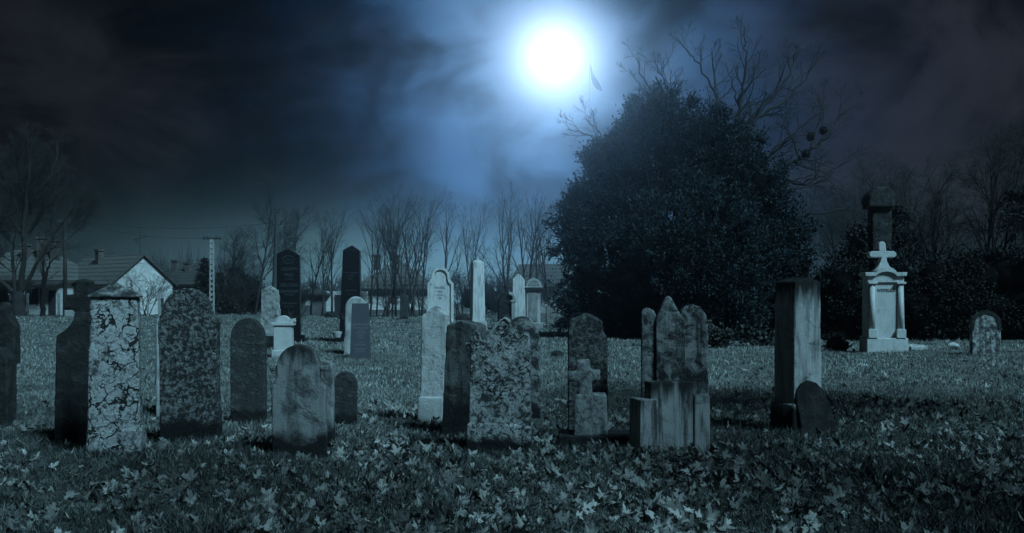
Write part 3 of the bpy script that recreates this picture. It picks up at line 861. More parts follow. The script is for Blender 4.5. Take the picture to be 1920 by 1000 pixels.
slab('plinth', f, [(984, 616 + 4), (984, 606), (1017, 606), (1017, 616 + 4)], 0.8, S_FARG, e, -0.1, bevel=0.02)
# low pale stone
f = Frame(1042, 614, 0)
single(f, [(1023, 614 + 4), (1024, 575), (1030, 573), (1040, 576), (1050, 587), (1060, 602), (1062, 614 + 4)], 0.25, S_FARG,
       'low pale slab with a sloping broken top, tucked against the yew branches', vox=0.05, wear=0.06)
# grey tombstone among the tree row
f = Frame(757, 598, 0)
single(f, [(750, 600), (750, 556), (757, 550), (764, 556), (764, 600)], 0.3, S_DARKG, 'narrow dark grey stele by the tree row, left of the white arched stone', bevel=0.03)

# white monument with cross
f = Frame(1661, 660, -3)
e = thing('cross_monument', f, 'white pillared monument topped by a flared cross, in front of the dark hedge', 'grave monument')
cx = 1660
slab('pedestal', f, [(1624, 660 + 8), (1624, 634), (1700, 634), (1700, 660 + 8)], 0.62, S_WHITE, e, -0.10, bevel=0.02)
slab('body', f, [(1627, 635), (1627, 529), (1694, 529), (1696, 635)], 0.42, S_WHITE, e, 0.0, bevel=0.015)
slab('panel_frame', f, [(1640, 634), (1640, 530), (1643, 527), (1681, 527), (1681, 634)], 0.03, S_WHITE, e, -0.012, bevel=0.006)
for xx in (1635, 1687):
    bm = bmesh.new(); bmesh.ops.create_cone(bm, segments=18, radius1=5.6 * f.k, radius2=4.9 * f.k, depth=f.z(532) - f.z(620), cap_ends=True)
    bm_obj('column', bm, S_WHITE, e, (f.x(xx), -0.03, (f.z(532) + f.z(620)) / 2), smooth=True)
    slab('column_base', f, [(xx - 8.5, 634), (xx - 8.5, 619), (xx - 7, 617), (xx + 7, 617), (xx + 8.5, 619), (xx + 8.5, 634)], 0.2, S_WHITE, e, -0.12, bevel=0.01)
    slab('capital', f, [(xx - 8, 533), (xx - 9, 529), (xx + 9, 529), (xx + 8, 533)], 0.2, S_WHITE, e, -0.12, bevel=0.008)
slab('frieze', f, [(1626, 530), (1626, 517), (1693, 517), (1693, 530)], 0.46, S_WHITE, e, -0.06, bevel=0.01)
slab('pediment', f, [(1621, 518), (1620, 511), (1636, 511)] + arc(1659, 520, 22, 19, 155, 25, 14) + [(1682, 511), (1697, 511), (1696, 518), (1683, 518)] +
     arc(1659, 522, 20, 12, 18, 162, 12) + [(1636, 518)], 0.56, S_WHITE, e, -0.13, bevel=0.008)
slab('pediment', f, [(1634, 519)] + arc(1659, 521, 21, 13, 165, 15, 12) + [(1684, 519)], 0.44, S_WHITE, e, -0.05, bevel=0.005)
slab('cross', f, [(1640, 509), (1647, 501), (1652, 491), (1654, 483), (1636, 483), (1632, 480), (1632, 475), (1636, 471), (1650, 471), (1649, 457), (1652, 453), (1659, 453), (1662, 457),
                  (1663, 471), (1678, 471), (1682, 475), (1682, 480), (1678, 483), (1664, 483), (1665, 491), (1670, 500), (1680, 508)], 0.22, S_WHITE, e, 0.05, bevel=0.02)
text('inscription', 'WEDELICS', 7.2 * f.k * 1.2, S_INKD, e, f.x(1661), -0.016, f.z(545), 0.82)
# small arched stone at right
f = Frame(1850, 662, -4)
e = thing('gravestone', f, 'small round-headed stone with a dark raised border, alone before the hedge at right')
slab('slab', f, [(1823, 662 + 8), (1823, 612)] + arc(1849, 608, 26, 24, 178, 2, 16) + [(1876, 612), (1876, 662 + 8)], 0.16, S_LOBE, e, vox=0.022, wear=0.02)
rb = bmesh.new()
ou = [(1822, 618)] + arc(1849, 608, 27.5, 25.5, 178, 2, 18) + [(1877, 618)]
inn = [(1827, 618)] + arc(1849, 609, 21, 20, 178, 2, 18) + [(1871, 618)]
for i in range(len(ou) - 1): prism_bm(rb, f.pts([ou[i], ou[i + 1], inn[i + 1], inn[i]]), -0.014, 0.03)
bm_obj('border', rb, S_BLACK, e)
# massive capped pillar behind the hedge
f = Frame(1650, 634, -4)
e = thing('stone_pillar', f, 'massive dark stone pillar with a heavy gabled cap, rising behind the white cross monument', 'pillar')
S_PIL = stone('dark_pillar_stone', 0.045, 0.012, 5, 0.5, 0.12, streak=0.5, bump=0.03)
slab('shaft', f, [(1635, 638), (1635, 386), (1672, 386), (1672, 638)], 0.55, S_PIL, e, vox=0.05, wear=0.05)
slab('cap', f, [(1628, 390), (1627, 367), (1641, 351), (1662, 350), (1675, 361), (1676, 390)], 0.85, S_PIL, e, -0.15, vox=0.045, wear=0.05)
# lying slabs
f = Frame(1722, 655, 0)
bm = bmesh.new(); box_bm(bm, f.x(1700), f.x(1742), 0.1, 1.0, -0.03, 0.09); o = bm_obj('fallen_slab', bm, S_FARG, None, f.loc, vox=0.02, wear=0.02)
tag(o, 'flat broken slab lying in the grass right of the white cross monument', 'stone slab')
bm = bmesh.new(); box_bm(bm, f.x(1704), f.x(1737), -0.12, 0.02, -0.03, 0.07); o = bm_obj('kerb_stone', bm, S_FARG, None, f.loc, vox=0.02, wear=0.02)
tag(o, 'narrow pale kerb stone lying in front of the broken slab', 'stone slab')
def rock(px, yb, r, mat, label, seed):
    bm = bmesh.new(); bmesh.ops.create_icosphere(bm, subdivisions=3, radius=r)
    rg = random.Random(seed)
    for v in bm.verts:
        v.co = Vector((v.co.x * 1.3, v.co.y, v.co.z * 0.7)) * (1 + 0.25 * math.sin(v.co.x / r * 3 + seed) * math.sin(v.co.y / r * 4) + rg.uniform(-.06, .06))
    o = bm_obj('stone_fragment', bm, mat, None, ground(px, yb) + Vector((0, 0, r * 0.4)))
    tag(o, label, 'stone')
rock(1787, 652, 0.11, S_FARG, 'pale stone fragment in the grass between the cross monument and the small round-headed stone', 1)
rock(1616, 690, 0.07, S_WHITE, 'small pale stone in the dark grass below left of the cross monument', 2)
rock(1045, 668, 0.10, S_BLACK, 'dark lump in the grass between the gothic stone and the rough-faced slab', 3)
rock(1008, 655, 0.06, S_BLACK, 'small dark lump in the grass just right of the domed monument', 5)
rock(620, 596, 0.32, S_BLACK, 'dark earth clod at the far edge of the grass, left of the black obelisk', 6)
rock(868, 601, 0.30, S_BLACK, 'dark clod between the white arched stone and the pale obelisk', 7)

# ------------------------------------------------------------------ yew, hedge, shrubs
def lobes_px(lst, D, dy=None, seed=1):
    rg = np.random.default_rng(seed); r = []
    for px, py, rad in lst:
        c = np.array(P(px, py, D)); k = D / F
        c[1] += rg.uniform(-0.5, 0.5) * rad * k * 0.8
        r.append((c, (rad * k, rad * k * 0.95, rad * k)))
    return r
DY = depth(638) + 2.6
YEW = [(1290, 480, 150), (1180, 470, 90), (1240, 300, 80), (1390, 470, 110), (1320, 590, 110), (1200, 590, 90), (1330, 340, 90), (1410, 350, 60),
       (1090, 428, 42), (1072, 400, 24), (1062, 470, 24), (1075, 545, 36), (1064, 590, 22), (1100, 370, 36), (1128, 315, 34), (1118, 290, 18), (1155, 290, 42), (1150, 255, 20), (1160, 350, 46), (1190, 330, 50), (1150, 390, 40), (1185, 254, 36), (1205, 205, 28), (1238, 196, 26),
       (1240, 250, 36), (1272, 220, 22), (1285, 264, 46), (1318, 242, 26), (1345, 264, 38), (1348, 208, 16), (1372, 240, 20), (1388, 268, 32), (1405, 308, 36), (1440, 372, 40),
       (1478, 412, 20), (1470, 440, 46), (1494, 462, 20), (1470, 520, 46), (1450, 590, 60), (1110, 600, 46), (1130, 640, 44), (1190, 645, 56), (1260, 648, 60), (1340, 648, 60), (1410, 645, 56), (1470, 640, 44), (1100, 500, 44)]
YEW = [(1285 + (a - 1285) * 0.975, b + 6, r * 0.9) for a, b, r in YEW] + [(1240, 180, 12), (1222, 194, 12), (1292, 196, 11), (1346, 206, 11), (1194, 214, 13), (1148, 252, 11), (1116, 292, 12), (1066, 374, 13), (1051, 414, 11), (1047, 470, 11), (1058, 562, 13), (1432, 266, 9), (1488, 392, 9), (1526, 432, 8), (1534, 520, 8), (1528, 548, 9), (1505, 432, 10), (1512, 500, 12), (1520, 470, 8), (1500, 560, 16), (1470, 318, 10), (1425, 262, 9)]
lb = lobes_px(YEW, DY, seed=3)
e = empty('yew_tree', ground(1290, 638) + Vector((0, 2.6, 0)))
tag(e, 'huge dense dark yew tree behind the three-lobed gravestone', 'tree')
base = np.array(e.location)
lb = [(c - base, r) for c, r in lb]
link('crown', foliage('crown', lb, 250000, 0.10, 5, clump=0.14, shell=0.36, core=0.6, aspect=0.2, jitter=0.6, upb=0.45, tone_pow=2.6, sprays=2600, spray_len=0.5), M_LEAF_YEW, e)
tr = [(np.array([[0, 0, -0.2], [0.05, 0, 1.0], [0, 0.1, 2.4], [0.1, 0, 4.0]]), np.array([0.34, 0.28, 0.22, 0.12]), 8)]
link('trunk', tubes('trunk', tr), M_BARK, e)

def bush(name, px, yb, lst, n, size, label, mat, cat='shrub', group=None, D=None, seed=1, **kw):
    D = D or depth(yb)
    loc = Vector(((px - CX) / F * D, D, 0))
    e = empty(name, loc); tag(e, label, cat, group)
    lb = [(c - np.array(loc), r) for c, r in lobes_px(lst, D, seed=seed)]
    link('foliage', foliage('foliage', lb, n, size, seed, **kw), mat, e)
    rg = np.random.default_rng(seed)
    pol = []
    for c, r in lb:
        q = np.array([[rg.normal() * 0.1, rg.normal() * 0.1, -0.1], c * np.array([0.5, 0.5, 0.5]), c])
        pol.append((q, np.array([0.05, 0.035, 0.012]), 5))
    link('stem', tubes('stem', pol), M_BARK, e)
    return e

DH = depth(638)
hl = []
rg = np.random.default_rng(5)
for px in range(1570, 2080, 34):
    hl.append((px, 590 + rg.uniform(-6, 6), 60)); hl.append((px + 10, 535 + rg.uniform(-8, 8) - (px - 1570) * 0.035, 44)); hl.append((px, 640, 40))
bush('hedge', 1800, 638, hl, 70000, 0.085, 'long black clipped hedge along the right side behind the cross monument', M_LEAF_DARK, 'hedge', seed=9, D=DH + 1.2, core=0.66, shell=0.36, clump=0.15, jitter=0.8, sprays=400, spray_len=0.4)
bush('shrub', 1590, 630, [(1590, 520, 34), (1575, 560, 36), (1600, 480, 24), (1612, 455, 18), (1580, 490, 16)], 5200, 0.10, 'upright dark shrub left of the white cross monument', M_LEAF_DARK, seed=12, core=0.6, clump=0.16, D=DH + 2)
bush('shrub', 1690, 630, [(1690, 470, 34), (1680, 430, 22), (1705, 440, 20), (1668, 480, 26), (1712, 490, 26), (1680, 405, 10), (1735, 500, 20), (1760, 505, 18)], 3600, 0.10, 'straggly leafy shrub right of the stone pillar, above the hedge', M_LEAF_DARK, seed=13, core=0.0, clump=0.17, shell=0.9, D=DH + 4.4)
bush('shrub', 1520, 634, [(1510, 560, 34), (1530, 600, 36), (1500, 520, 22), (1490, 600, 40)], 5200, 0.10, 'dark sprawling shrub filling the gap between the yew and the hedge', M_LEAF_DARK, seed=14, core=0.7, clump=0.15, D=DH + 1.8)
bush('shrub', 1910, 630, [(1905, 380, 34), (1930, 350, 30), (1925, 420, 40), (1900, 440, 24), (1945, 400, 40)], 3800, 0.12, 'tall dark leafy shrub at the right edge above the hedge', M_LEAF_DARK, seed=15, core=0.0, clump=0.2, shell=0.9, D=DH + 4)
# weeds at the foot of yew and hedge
for i, (px, yb, lab) in enumerate(((1352, 650, 'low weed clump at the foot of the yew, right of the three-lobed stone'), (1575, 655, 'low weedy undergrowth at the foot of the hedge, left of the cross monument'),
                                  (1420, 645, 'low weed clump under the right side of the yew, left of the tall grey stone'))):
    bush('weed_clump', px, yb, [(px - 30, yb - 8, 14), (px, yb - 12, 18), (px + 26, yb - 8, 14)], 900, 0.11, lab, M_LEAF_MID, 'weeds', seed=30 + i, core=0.0, shell=1.0, clump=0.12)

# ------------------------------------------------------------------ bare trees
CFG_ROW = [(8, 0.5, 24, 0.05, 0.05, 0.25), (4, 0.55, 26, 0.08, 0.06, 0.25), (4, 0.6, 28, 0.10, 0.05, 0.25), (3, 0.6, 30, 0.12, 0.04, 0.25), (0, 0, 0, 0.10, 0.03, 0)]
VAR = [tree_meshes(100 + i, 8.6, 0.12, CFG_ROW, st, sp) for i, (st, sp) in enumerate(((1, 0.05), (2, 0.14), (1, 0.10), (3, 0.16), (2, 0.10), (1, 0.02)))]
ROW = [(606, 593, 372, 1, 'bare tree with two leaning stems between the black crested stone and the black obelisk'),
       (622, 592, 390, 0, 'slim straight bare tree just left of the black obelisk'),
       (583, 591, 400, 2, 'thin bare tree standing close to the right side of the black crested stone'),
       (694, 594, 368, 2, 'bare tree rising directly right of the black obelisk tip'),
       (706, 591, 400, 5, 'thin crooked bare sapling in front of the tiled roof, right of the obelisk'),
       (726, 595, 372, 4, 'forked bare tree in front of the middle of the tiled roof'),
       (741, 593, 360, 3, 'bare tree with three stems at the right part of the tiled roof'),
       (774, 594, 376, 3, 'many-stemmed bare tree left of the white arched stone'),
       (788, 593, 362, 4, 'bare tree with crossing limbs close to the left of the white arched stone'),
       (838, 592, 356, 0, 'slender bare tree rising behind the white arched stone'),
       (886, 592, 362, 1, 'narrow bare tree rising behind the pale blunt obelisk'),
       (953, 596, 345, 1, 'tall bare tree with two stems behind the ruined monument'),
       (990, 594, 352, 4, 'tall forked bare tree behind the domed white monument'),
       (1003, 593, 340, 0, 'straight bare tree rising from behind the domed head'),
       (1030, 596, 358, 2, 'leaning bare tree between the domed monument and the yew')]
for i, (px, yb, yt, vi, lab) in enumerate(ROW):
    D = depth(yb); hgt = (yb - yt) / F * D
    s = hgt / 10.4
    loc = ground(px, yb)
    o = put_tree('bare_tree', VAR[vi], loc, i * 1.9, (s * (0.75 + 0.35 * ((i * 7) % 5) / 4),) * 2 + (s,), lab, 'row of bare trees along the far edge of the graveyard')
    o.rotation_euler[0] = 0.05 * math.sin(i * 2.3); o.rotation_euler[1] = 0.06 * math.sin(i * 1.7 + 1)
# thin brush between the trunks
CFG_BR = [(6, 0.6, 30, 0.12, 0.03, 0.1), (5, 0.6, 34, 0.14, 0.02, 0.1), (4, 0.6, 36, 0.15, 0.0, 0.1), (0, 0, 0, 0.15, 0, 0)]
BR = [tree_meshes(200 + i, 2.4, 0.025, CFG_BR, 7, 0.35) for i in range(3)]
BRUSH = [(665, 1.0, 'twiggy brush against the white house wall behind the granite stele'), (720, 1.1, 'twiggy brush under the forked bare tree by the tiled house'),
         (803, 1.2, 'twiggy brush left of the white arched stone at the field edge'), (862, 1.25, 'twiggy brush between the white arched stone and the pale obelisk'),
         (925, 1.4, 'twiggy brush between the pale obelisk and the ruined monument'), (1045, 1.1, 'twiggy brush beside the low pale slab near the yew'),
         (452, 1.2, 'twiggy brush below the dark round-topped conifers'), (560, 1.0, 'twiggy brush at the little shed behind the black crested stone'),
         (272, 1.2, 'pale leafless creeper bush against the white gable wall')]
for i, (px, s, lab) in enumerate(BRUSH):
    put_tree('brush', BR[i % 3], ground(px, 592 if i != 8 else 593), i * 2.2, (s * 1.3, s * 1.3, s), lab, 'leafless brush along the far edge', M_BARK_PALE if i == 8 else M_BARK, 'shrub')
# denser low bush masses
for i, (px, w, yy, lab) in enumerate(((905, 44, 560, 'dense grey scrub behind the pale blunt obelisk'), (590, 30, 568, 'dense low scrub right of the black crested stone'))):
    bush('scrub', px, 589, [(px - w * .5, yy, 26), (px + w * .5, yy + 6, 26), (px, yy - 8, 28), (px + w, yy + 12, 18)], 2500, 0.2, lab, M_LEAF_MID, 'shrub', seed=50 + i, core=0.75, clump=0.3, aspect=0.1)

# great bare tree at the left
def limb_tree(name, loc, D, limbs, label, seed, cfg, r0, mat=M_BARK, twig_every=0.5, dyspread=1.2, tr=0.6, tl=1.0):
    """main limbs drawn as photo-pixel polylines at depth D (each pushed nearer or farther), twigs grown from them"""
    rg = np.random.default_rng(seed)
    e = empty(name, loc); tag(e, label, 'tree')
    L0 = np.array(loc); trunk, crown = [], [[] for _ in range(len(cfg) + 1)]
    for pl, ra, rb, istrunk in limbs:
        oy = 0 if istrunk else rg.uniform(-dyspread, dyspread)
        m = len(pl); pts = []
        for i, (px, py) in enumerate(pl):
            q = np.array(P(px, py, D)); q[1] += oy * i / max(1, m - 1); pts.append(q - L0)
        pts = np.array(pts)
        # refine with a little crookedness
        t = np.linspace(0, m - 1, (m - 1) * 4 + 1); fine = np.stack([np.interp(t, np.arange(m), pts[:, c]) for c in range(3)], 1)
        fine[1:-1] += rg.normal(size=(len(fine) - 2, 3)) * 0.035
        rad = np.linspace(ra, rb, len(fine))
        (trunk if istrunk else crown[0]).append((fine, rad, 8 if istrunk else 5))
        if istrunk: continue
        seg = np.linalg.norm(np.diff(fine, axis=0), axis=1); tot = seg.sum(); cum = np.concatenate([[0], np.cumsum(seg)])
        s = tot * 0.25
        while s < tot:
            i = min(np.searchsorted(cum, s), len(fine) - 1); dd = fine[i] - fine[i - 1]; dd /= np.linalg.norm(dd) + 1e-9
            rr = rad[i]
            grow(rg, crown[1:], fine[i], rot_about(dd, rg, math.radians(rg.uniform(25, 55))), tl * rg.uniform(0.5, 1.0) * (0.30 * (tot - s) + 0.7), rr * tr, 0, cfg)
            s += twig_every * rg.uniform(0.6, 1.4)
    link('trunk', tubes('trunk', trunk), mat, e)
    link('crown', tubes('crown', [q for l in crown for q in l]), mat, e)
    return e
CFG_T = [(5, 0.6, 34, 0.12, 0.03, 0.2), (5, 0.6, 36, 0.14, 0.02, 0.2), (0, 0, 0, 0.14, 0.0, 0)]
CFG_T3 = [(7, 0.62, 32, 0.10, 0.04, 0.15), (6, 0.6, 34, 0.12, 0.02, 0.15), (5, 0.62, 36, 0.14, 0.0, 0.15), (0, 0, 0, 0.14, -0.03, 0)]
DL = depth(594)
limb_tree('bare_tree', ground(38, 594), DL,
          [([(36, 598), (34, 570), (32, 545)], 0.52, 0.42, True), ([(38, 550), (48, 500), (52, 440), (62, 370), (72, 310), (78, 262)], 0.22, 0.03, False),
           ([(30, 550), (22, 500), (18, 470), (22, 440)], 0.15, 0.03, False), ([(26, 550), (8, 528), (-10, 500), (-30, 450)], 0.18, 0.05, False),
           ([(42, 545), (60, 515), (85, 470), (110, 430), (140, 390), (175, 385)], 0.16, 0.025, False), ([(52, 440), (80, 400), (110, 370), (135, 350)], 0.14, 0.03, False),
           ([(56, 400), (40, 340), (30, 290)], 0.13, 0.03, False), ([(-30, 500), (0, 420), (20, 370), (30, 310), (48, 270)], 0.17, 0.025, False), ([(0, 420), (-10, 350), (0, 290)], 0.12, 0.03, False),
           ([(62, 370), (95, 330), (105, 290), (102, 262)], 0.10, 0.02, False)],
          'great spreading bare tree in front of the tiled house at the far left', 11, CFG_T3, 0.5, twig_every=0.5, dyspread=2.5, tr=0.34, tl=1.7)
limb_tree('bare_tree', ground(80, 592), depth(592),
          [([(80, 594), (80, 565), (81, 540)], 0.20, 0.16, True), ([(81, 545), (76, 510), (70, 480)], 0.12, 0.03, False), ([(81, 545), (90, 510), (100, 490), (118, 478)], 0.12, 0.03, False),
           ([(81, 540), (84, 500), (80, 470)], 0.10, 0.03, False)], 'smaller pollarded bare tree between the great tree and the wooden pole', 12, CFG_T, 0.2, twig_every=0.5, tr=0.4, tl=1.3)
# bare tree behind the yew
DB = DY + 5.5
limb_tree('bare_tree', Vector(((1390 - CX) / F * DB, DB, 0)), DB,
          [([(1392, 660), (1388, 500), (1380, 360)], 0.22, 0.15, True),
           ([(1380, 380), (1352, 290), (1346, 240), (1345, 170), (1340, 120), (1338, 85)], 0.12, 0.012, False),
           ([(1380, 370), (1376, 260), (1386, 190), (1395, 140), (1393, 95), (1388, 58)], 0.11, 0.012, False),
           ([(1386, 200), (1376, 160), (1366, 110)], 0.05, 0.01, False), ([(1384, 190), (1410, 150), (1424, 95)], 0.05, 0.01, False),
           ([(1380, 360), (1408, 225), (1440, 186), (1480, 140), (1492, 95), (1491, 85)], 0.10, 0.012, False),
           ([(1385, 340), (1415, 222), (1470, 190), (1510, 150), (1535, 90)], 0.09, 0.012, False),
           ([(1385, 360), (1440, 290), (1480, 255), (1530, 215)], 0.08, 0.012, False),
           ([(1388, 420), (1455, 320), (1500, 300), (1525, 278), (1542, 235), (1558, 172)], 0.10, 0.012, False),
           ([(1525, 278), (1560, 250), (1585, 215), (1632, 178)], 0.05, 0.01, False), ([(1500, 300), (1478, 240), (1472, 190)], 0.05, 0.01, False),
           ([(1542, 235), (1548, 205), (1530, 168)], 0.035, 0.01, False),
           ([(1400, 420), (1480, 342), (1505, 350), (1540, 328), (1592, 302)], 0.07, 0.012, False),
           ([(1470, 330), (1500, 348), (1524, 330), (1526, 300)], 0.04, 0.01, False),
           ([(1395, 470), (1490, 404), (1530, 404), (1585, 396)], 0.06, 0.012, False),
           ([(1380, 400), (1320, 250), (1262, 180), (1245, 135), (1235, 100)], 0.09, 0.012, False),
           ([(1262, 180), (1248, 112)], 0.03, 0.01, False), ([(1340, 170), (1310, 125), (1290, 110), (1262, 82)], 0.05, 0.01, False),
           ([(1370, 400), (1250, 240), (1232, 172), (1204, 135), (1196, 102)], 0.07, 0.012, False), ([(1232, 172), (1246, 150), (1247, 105)], 0.03, 0.01, False),
           ([(1380, 420), (1180, 275), (1130, 264), (1095, 248), (1064, 240)], 0.07, 0.01, False), ([(1135, 266), (1120, 240), (1098, 212)], 0.03, 0.01, False),
           ([(1240, 190), (1200, 172), (1174, 140)], 0.03, 0.01, False)],
          'tall bare spreading tree rising behind the yew with round balls in its branches', 21, CFG_T, 0.2, twig_every=0.42, tr=0.5)
def ball(px, py, r, label, seed):
    rg = np.random.default_rng(seed)
    n = 420; u = rg.normal(size=(n, 3)); u /= np.linalg.norm(u, axis=1)[:, None]
    v, fq = leaf_quads(u * r * 0.8, rg, r * 0.36, u, 0.5, 0.3)
    bm = bmesh.new(); bmesh.ops.create_icosphere(bm, subdivisions=3, radius=r * 0.9)
    sv = np.array([x.co[:] for x in bm.verts]); sf = np.array([[x.index for x in fc.verts] for fc in bm.faces]); bm.free()
    V = np.concatenate([v, sv]); Fc = np.concatenate([fq, sf + len(v)])
    me = np_mesh('mistletoe_ball', V, Fc, np.full(len(Fc), 3), False, np.concatenate([rg.uniform(0, 1, len(v)), np.zeros(len(sv))]))
    tag(link('mistletoe_ball', me, M_LEAF_DARK, None, P(px, py, DB - 0.1)), label, 'mistletoe', 'round mistletoe balls in the bare tree')
ball(1520, 256, 0.155, 'dark mistletoe ball, the left one of the upper pair in the bare tree', 1)
ball(1544, 245, 0.145, 'dark mistletoe ball highest and farthest right in the bare tree', 2)
ball(1511, 289, 0.155, 'dark mistletoe ball lowest of the three in the bare tree', 3)
# windblown ribbon beside the moon
e = empty('torn_ribbon', P(1106, 238, DB)); tag(e, 'torn pale ribbon hanging on a thin line just right of the moon', 'ribbon')
b0 = np.array(e.location)
ln = np.array([P(1112, 258, DB), P(1106, 225, DB), P(1105, 170, DB), P(1106, 100, DB)]) - b0
link('line', tubes('line', [(ln, np.array([0.004] * 4), 4)]), M_CONC, e)
bm = bmesh.new()
prof = [(1107, 122, 0.6), (1109, 134, 1.6), (1112, 146, 4.0), (1117, 156, 6.0), (1122, 164, 5.5), (1128, 171, 1.2)]
rowv = []
for i, (px, py, hw) in enumerate(prof):
    a = np.array(P(px - hw * .8, py + hw * .5, DB)) - b0; b_ = np.array(P(px + hw * .8, py - hw * .5, DB)) - b0
    a[1] += 0.05 * math.sin(i); b_[1] -= 0.05 * math.sin(i * 1.3)
    rowv.append((bm.verts.new(a), bm.verts.new(b_)))
for (a, b_), (c, d) in zip(rowv[:-1], rowv[1:]): bm.faces.new((a, b_, d, c))
rt = MT('thin_pale_cloth', 0.9, 0.1); rt.color((0.5, 0.5, 0.5))
tb = rt.n('ShaderNodeBsdfTranslucent'); tb.inputs['Color'].default_value = (0.75, 0.78, 0.8, 1)
tmx = rt.n('ShaderNodeMixShader'); tmx.inputs[0].default_value = 0.25; ttr = rt.n('ShaderNodeBsdfTransparent'); rt.L(ttr.outputs[0], tmx.inputs[1]); rt.L(tb.outputs[0], tmx.inputs[2])
rt.L(tmx.outputs[0], rt.nt.nodes['Material Output'].inputs['Surface'])
o = bm_obj('ribbon', bm, rt.m, e); sdm = o.modifiers.new('thick', 'SOLIDIFY'); sdm.thickness = 0.004

# bare trees behind the hedge on the right
CFG_BIRCH = [(12, 0.36, 28, 0.05, 0.05, 0.25), (7, 0.55, 34, 0.10, 0.0, 0.15), (6, 0.6, 36, 0.13, -0.04, 0.15), (4, 0.6, 38, 0.14, -0.06, 0.2), (0, 0, 0, 0.14, -0.05, 0)]
BI = [tree_meshes(300 + i, 9.0, 0.11, CFG_BIRCH, st, 0.10) for i, st in enumerate((2, 1, 3))]
for px, D, yt, vi, lab in ((1735, 38, 292, 0, 'slender two-stemmed birch rising above the hedge right of the stone pillar'),
                           (1865, 36, 250, 2, 'bushy bare tree with several steep stems above the hedge near the right edge'),
                           (1800, 46, 330, 1, 'faint thin bare tree farther back above the hedge'),
                           (1925, 44, 240, 0, 'tall bare tree half cut off by the right edge'),
                           (1640, 62, 330, 1, 'faint birch far behind the stone pillar'),
                           (1585, 66, 345, 2, 'faint spreading birch in the gap between the yew and the stone pillar'),
                           (1690, 60, 290, 2, 'tall faint birch far back between the pillar and the two-stemmed birch')):
    hgt = H + (HY - yt) / F * D; s = hgt / 9.8
    put_tree('birch_tree', BI[vi], ((px - CX) / F * D, D, 0), vi + px * 0.01, (s, s, s), lab, 'bare trees behind the hedge on the right', M_BARK)
# misty birches near the tall pole
for px, D, yt, vi, lab in ((478, 76, 350, 1, 'tall wispy birch just left of the tall concrete pole'), (545, 80, 380, 0, 'thin wispy birch behind the black crested stone'),
                           (440, 90, 430, 2, 'faint low wispy birch above the round-topped conifers')):
    hgt = H + (HY - yt) / F * D; s = hgt / 9.8
    put_tree('birch_tree', BI[vi], ((px - CX) / F * D, D, 0), px * 0.02, (s, s, s), lab, 'wispy birches near the tall pole', M_BARK_PALE)

# conifers
def spruce(px, D, yt, wpx, label, seed):
    rg = np.random.default_rng(seed); hgt = H + (HY - yt) / F * D; R = wpx / F * D
    e = empty('spruce_tree', ((px - CX) / F * D, D, 0)); tag(e, label, 'tree')
    pts, od = [], []
    for z in np.arange(0.4, hgt, hgt / 34):
        rr = R * (1 - z / hgt) ** 0.8 + 0.05
        for a in rg.uniform(0, 6.28, 9):
            L = rr * rg.uniform(0.75, 1.15); s = np.linspace(0.1, 1, max(4, int(L / 0.09)))
            q = np.stack([np.cos(a) * L * s, np.sin(a) * L * s, z - 0.25 * L * s + 0.18 * L * s ** 3], 1)
            pts.append(np.repeat(q, 3, 0)); od.append(np.repeat(np.array([[math.cos(a), math.sin(a), 0.1]]), len(q) * 3, 0))
    pts = np.concatenate(pts); od = np.concatenate(od)
    v, fq = leaf_quads(pts + rg.normal(size=pts.shape) * 0.03, rg, 0.24, od, 0.7, 0.16)
    link('crown', np_mesh('crown', v, fq, np.full(len(fq), 3), False, np.repeat(rg.uniform(0, 1, len(pts)) ** 2, 4)), M_LEAF_MID, e)
    link('trunk', tubes('trunk', [(np.array([[0, 0, -0.1], [0, 0, hgt * 0.5], [0, 0, hgt]]), np.array([0.14, 0.08, 0.015]), 6)]), M_BARK, e)
spruce(384, 80, 484, 34, 'pointed dark spruce directly left of the ladder-like concrete pole', 1)
spruce(412, 83, 512, 16, 'smaller dark spruce directly right of the ladder-like concrete pole', 2)
for px, D, lst, lab, sd in ((442, 82, [(442, 560, 20), (441, 530, 16), (443, 516, 9)], 'tallest dark round-topped conifer right of the ladder-like pole', 61),
                            (462, 84, [(463, 562, 16), (462, 538, 12), (463, 526, 7)], 'middle dark round-topped conifer, between the tallest and the lowest', 62),
                            (478, 83, [(478, 568, 14), (478, 548, 11), (478, 535, 7)], 'lowest dark round-topped conifer, next to the mottled tapering stone', 63)):
    bush('columnar_conifer', px, 590, lst, 3500, 0.2, lab, M_LEAF_DARK, 'tree', seed=sd, D=D, core=0.8, clump=0.25, aspect=0.2)
bush('shrub', 436, 590, [(430, 575, 14), (445, 578, 14), (415, 580, 10)], 1800, 0.18, 'low dark shrub at the foot of the round-topped conifers', M_LEAF_MID, seed=64, D=79, core=0.6, clump=0.25)
bush('shrub', 6, 592, [(2, 572, 16), (-12, 560, 18)], 1800, 0.16, 'dark bush at the far left edge in front of the house', M_LEAF_DARK, seed=65, D=76, core=0.7, clump=0.25)

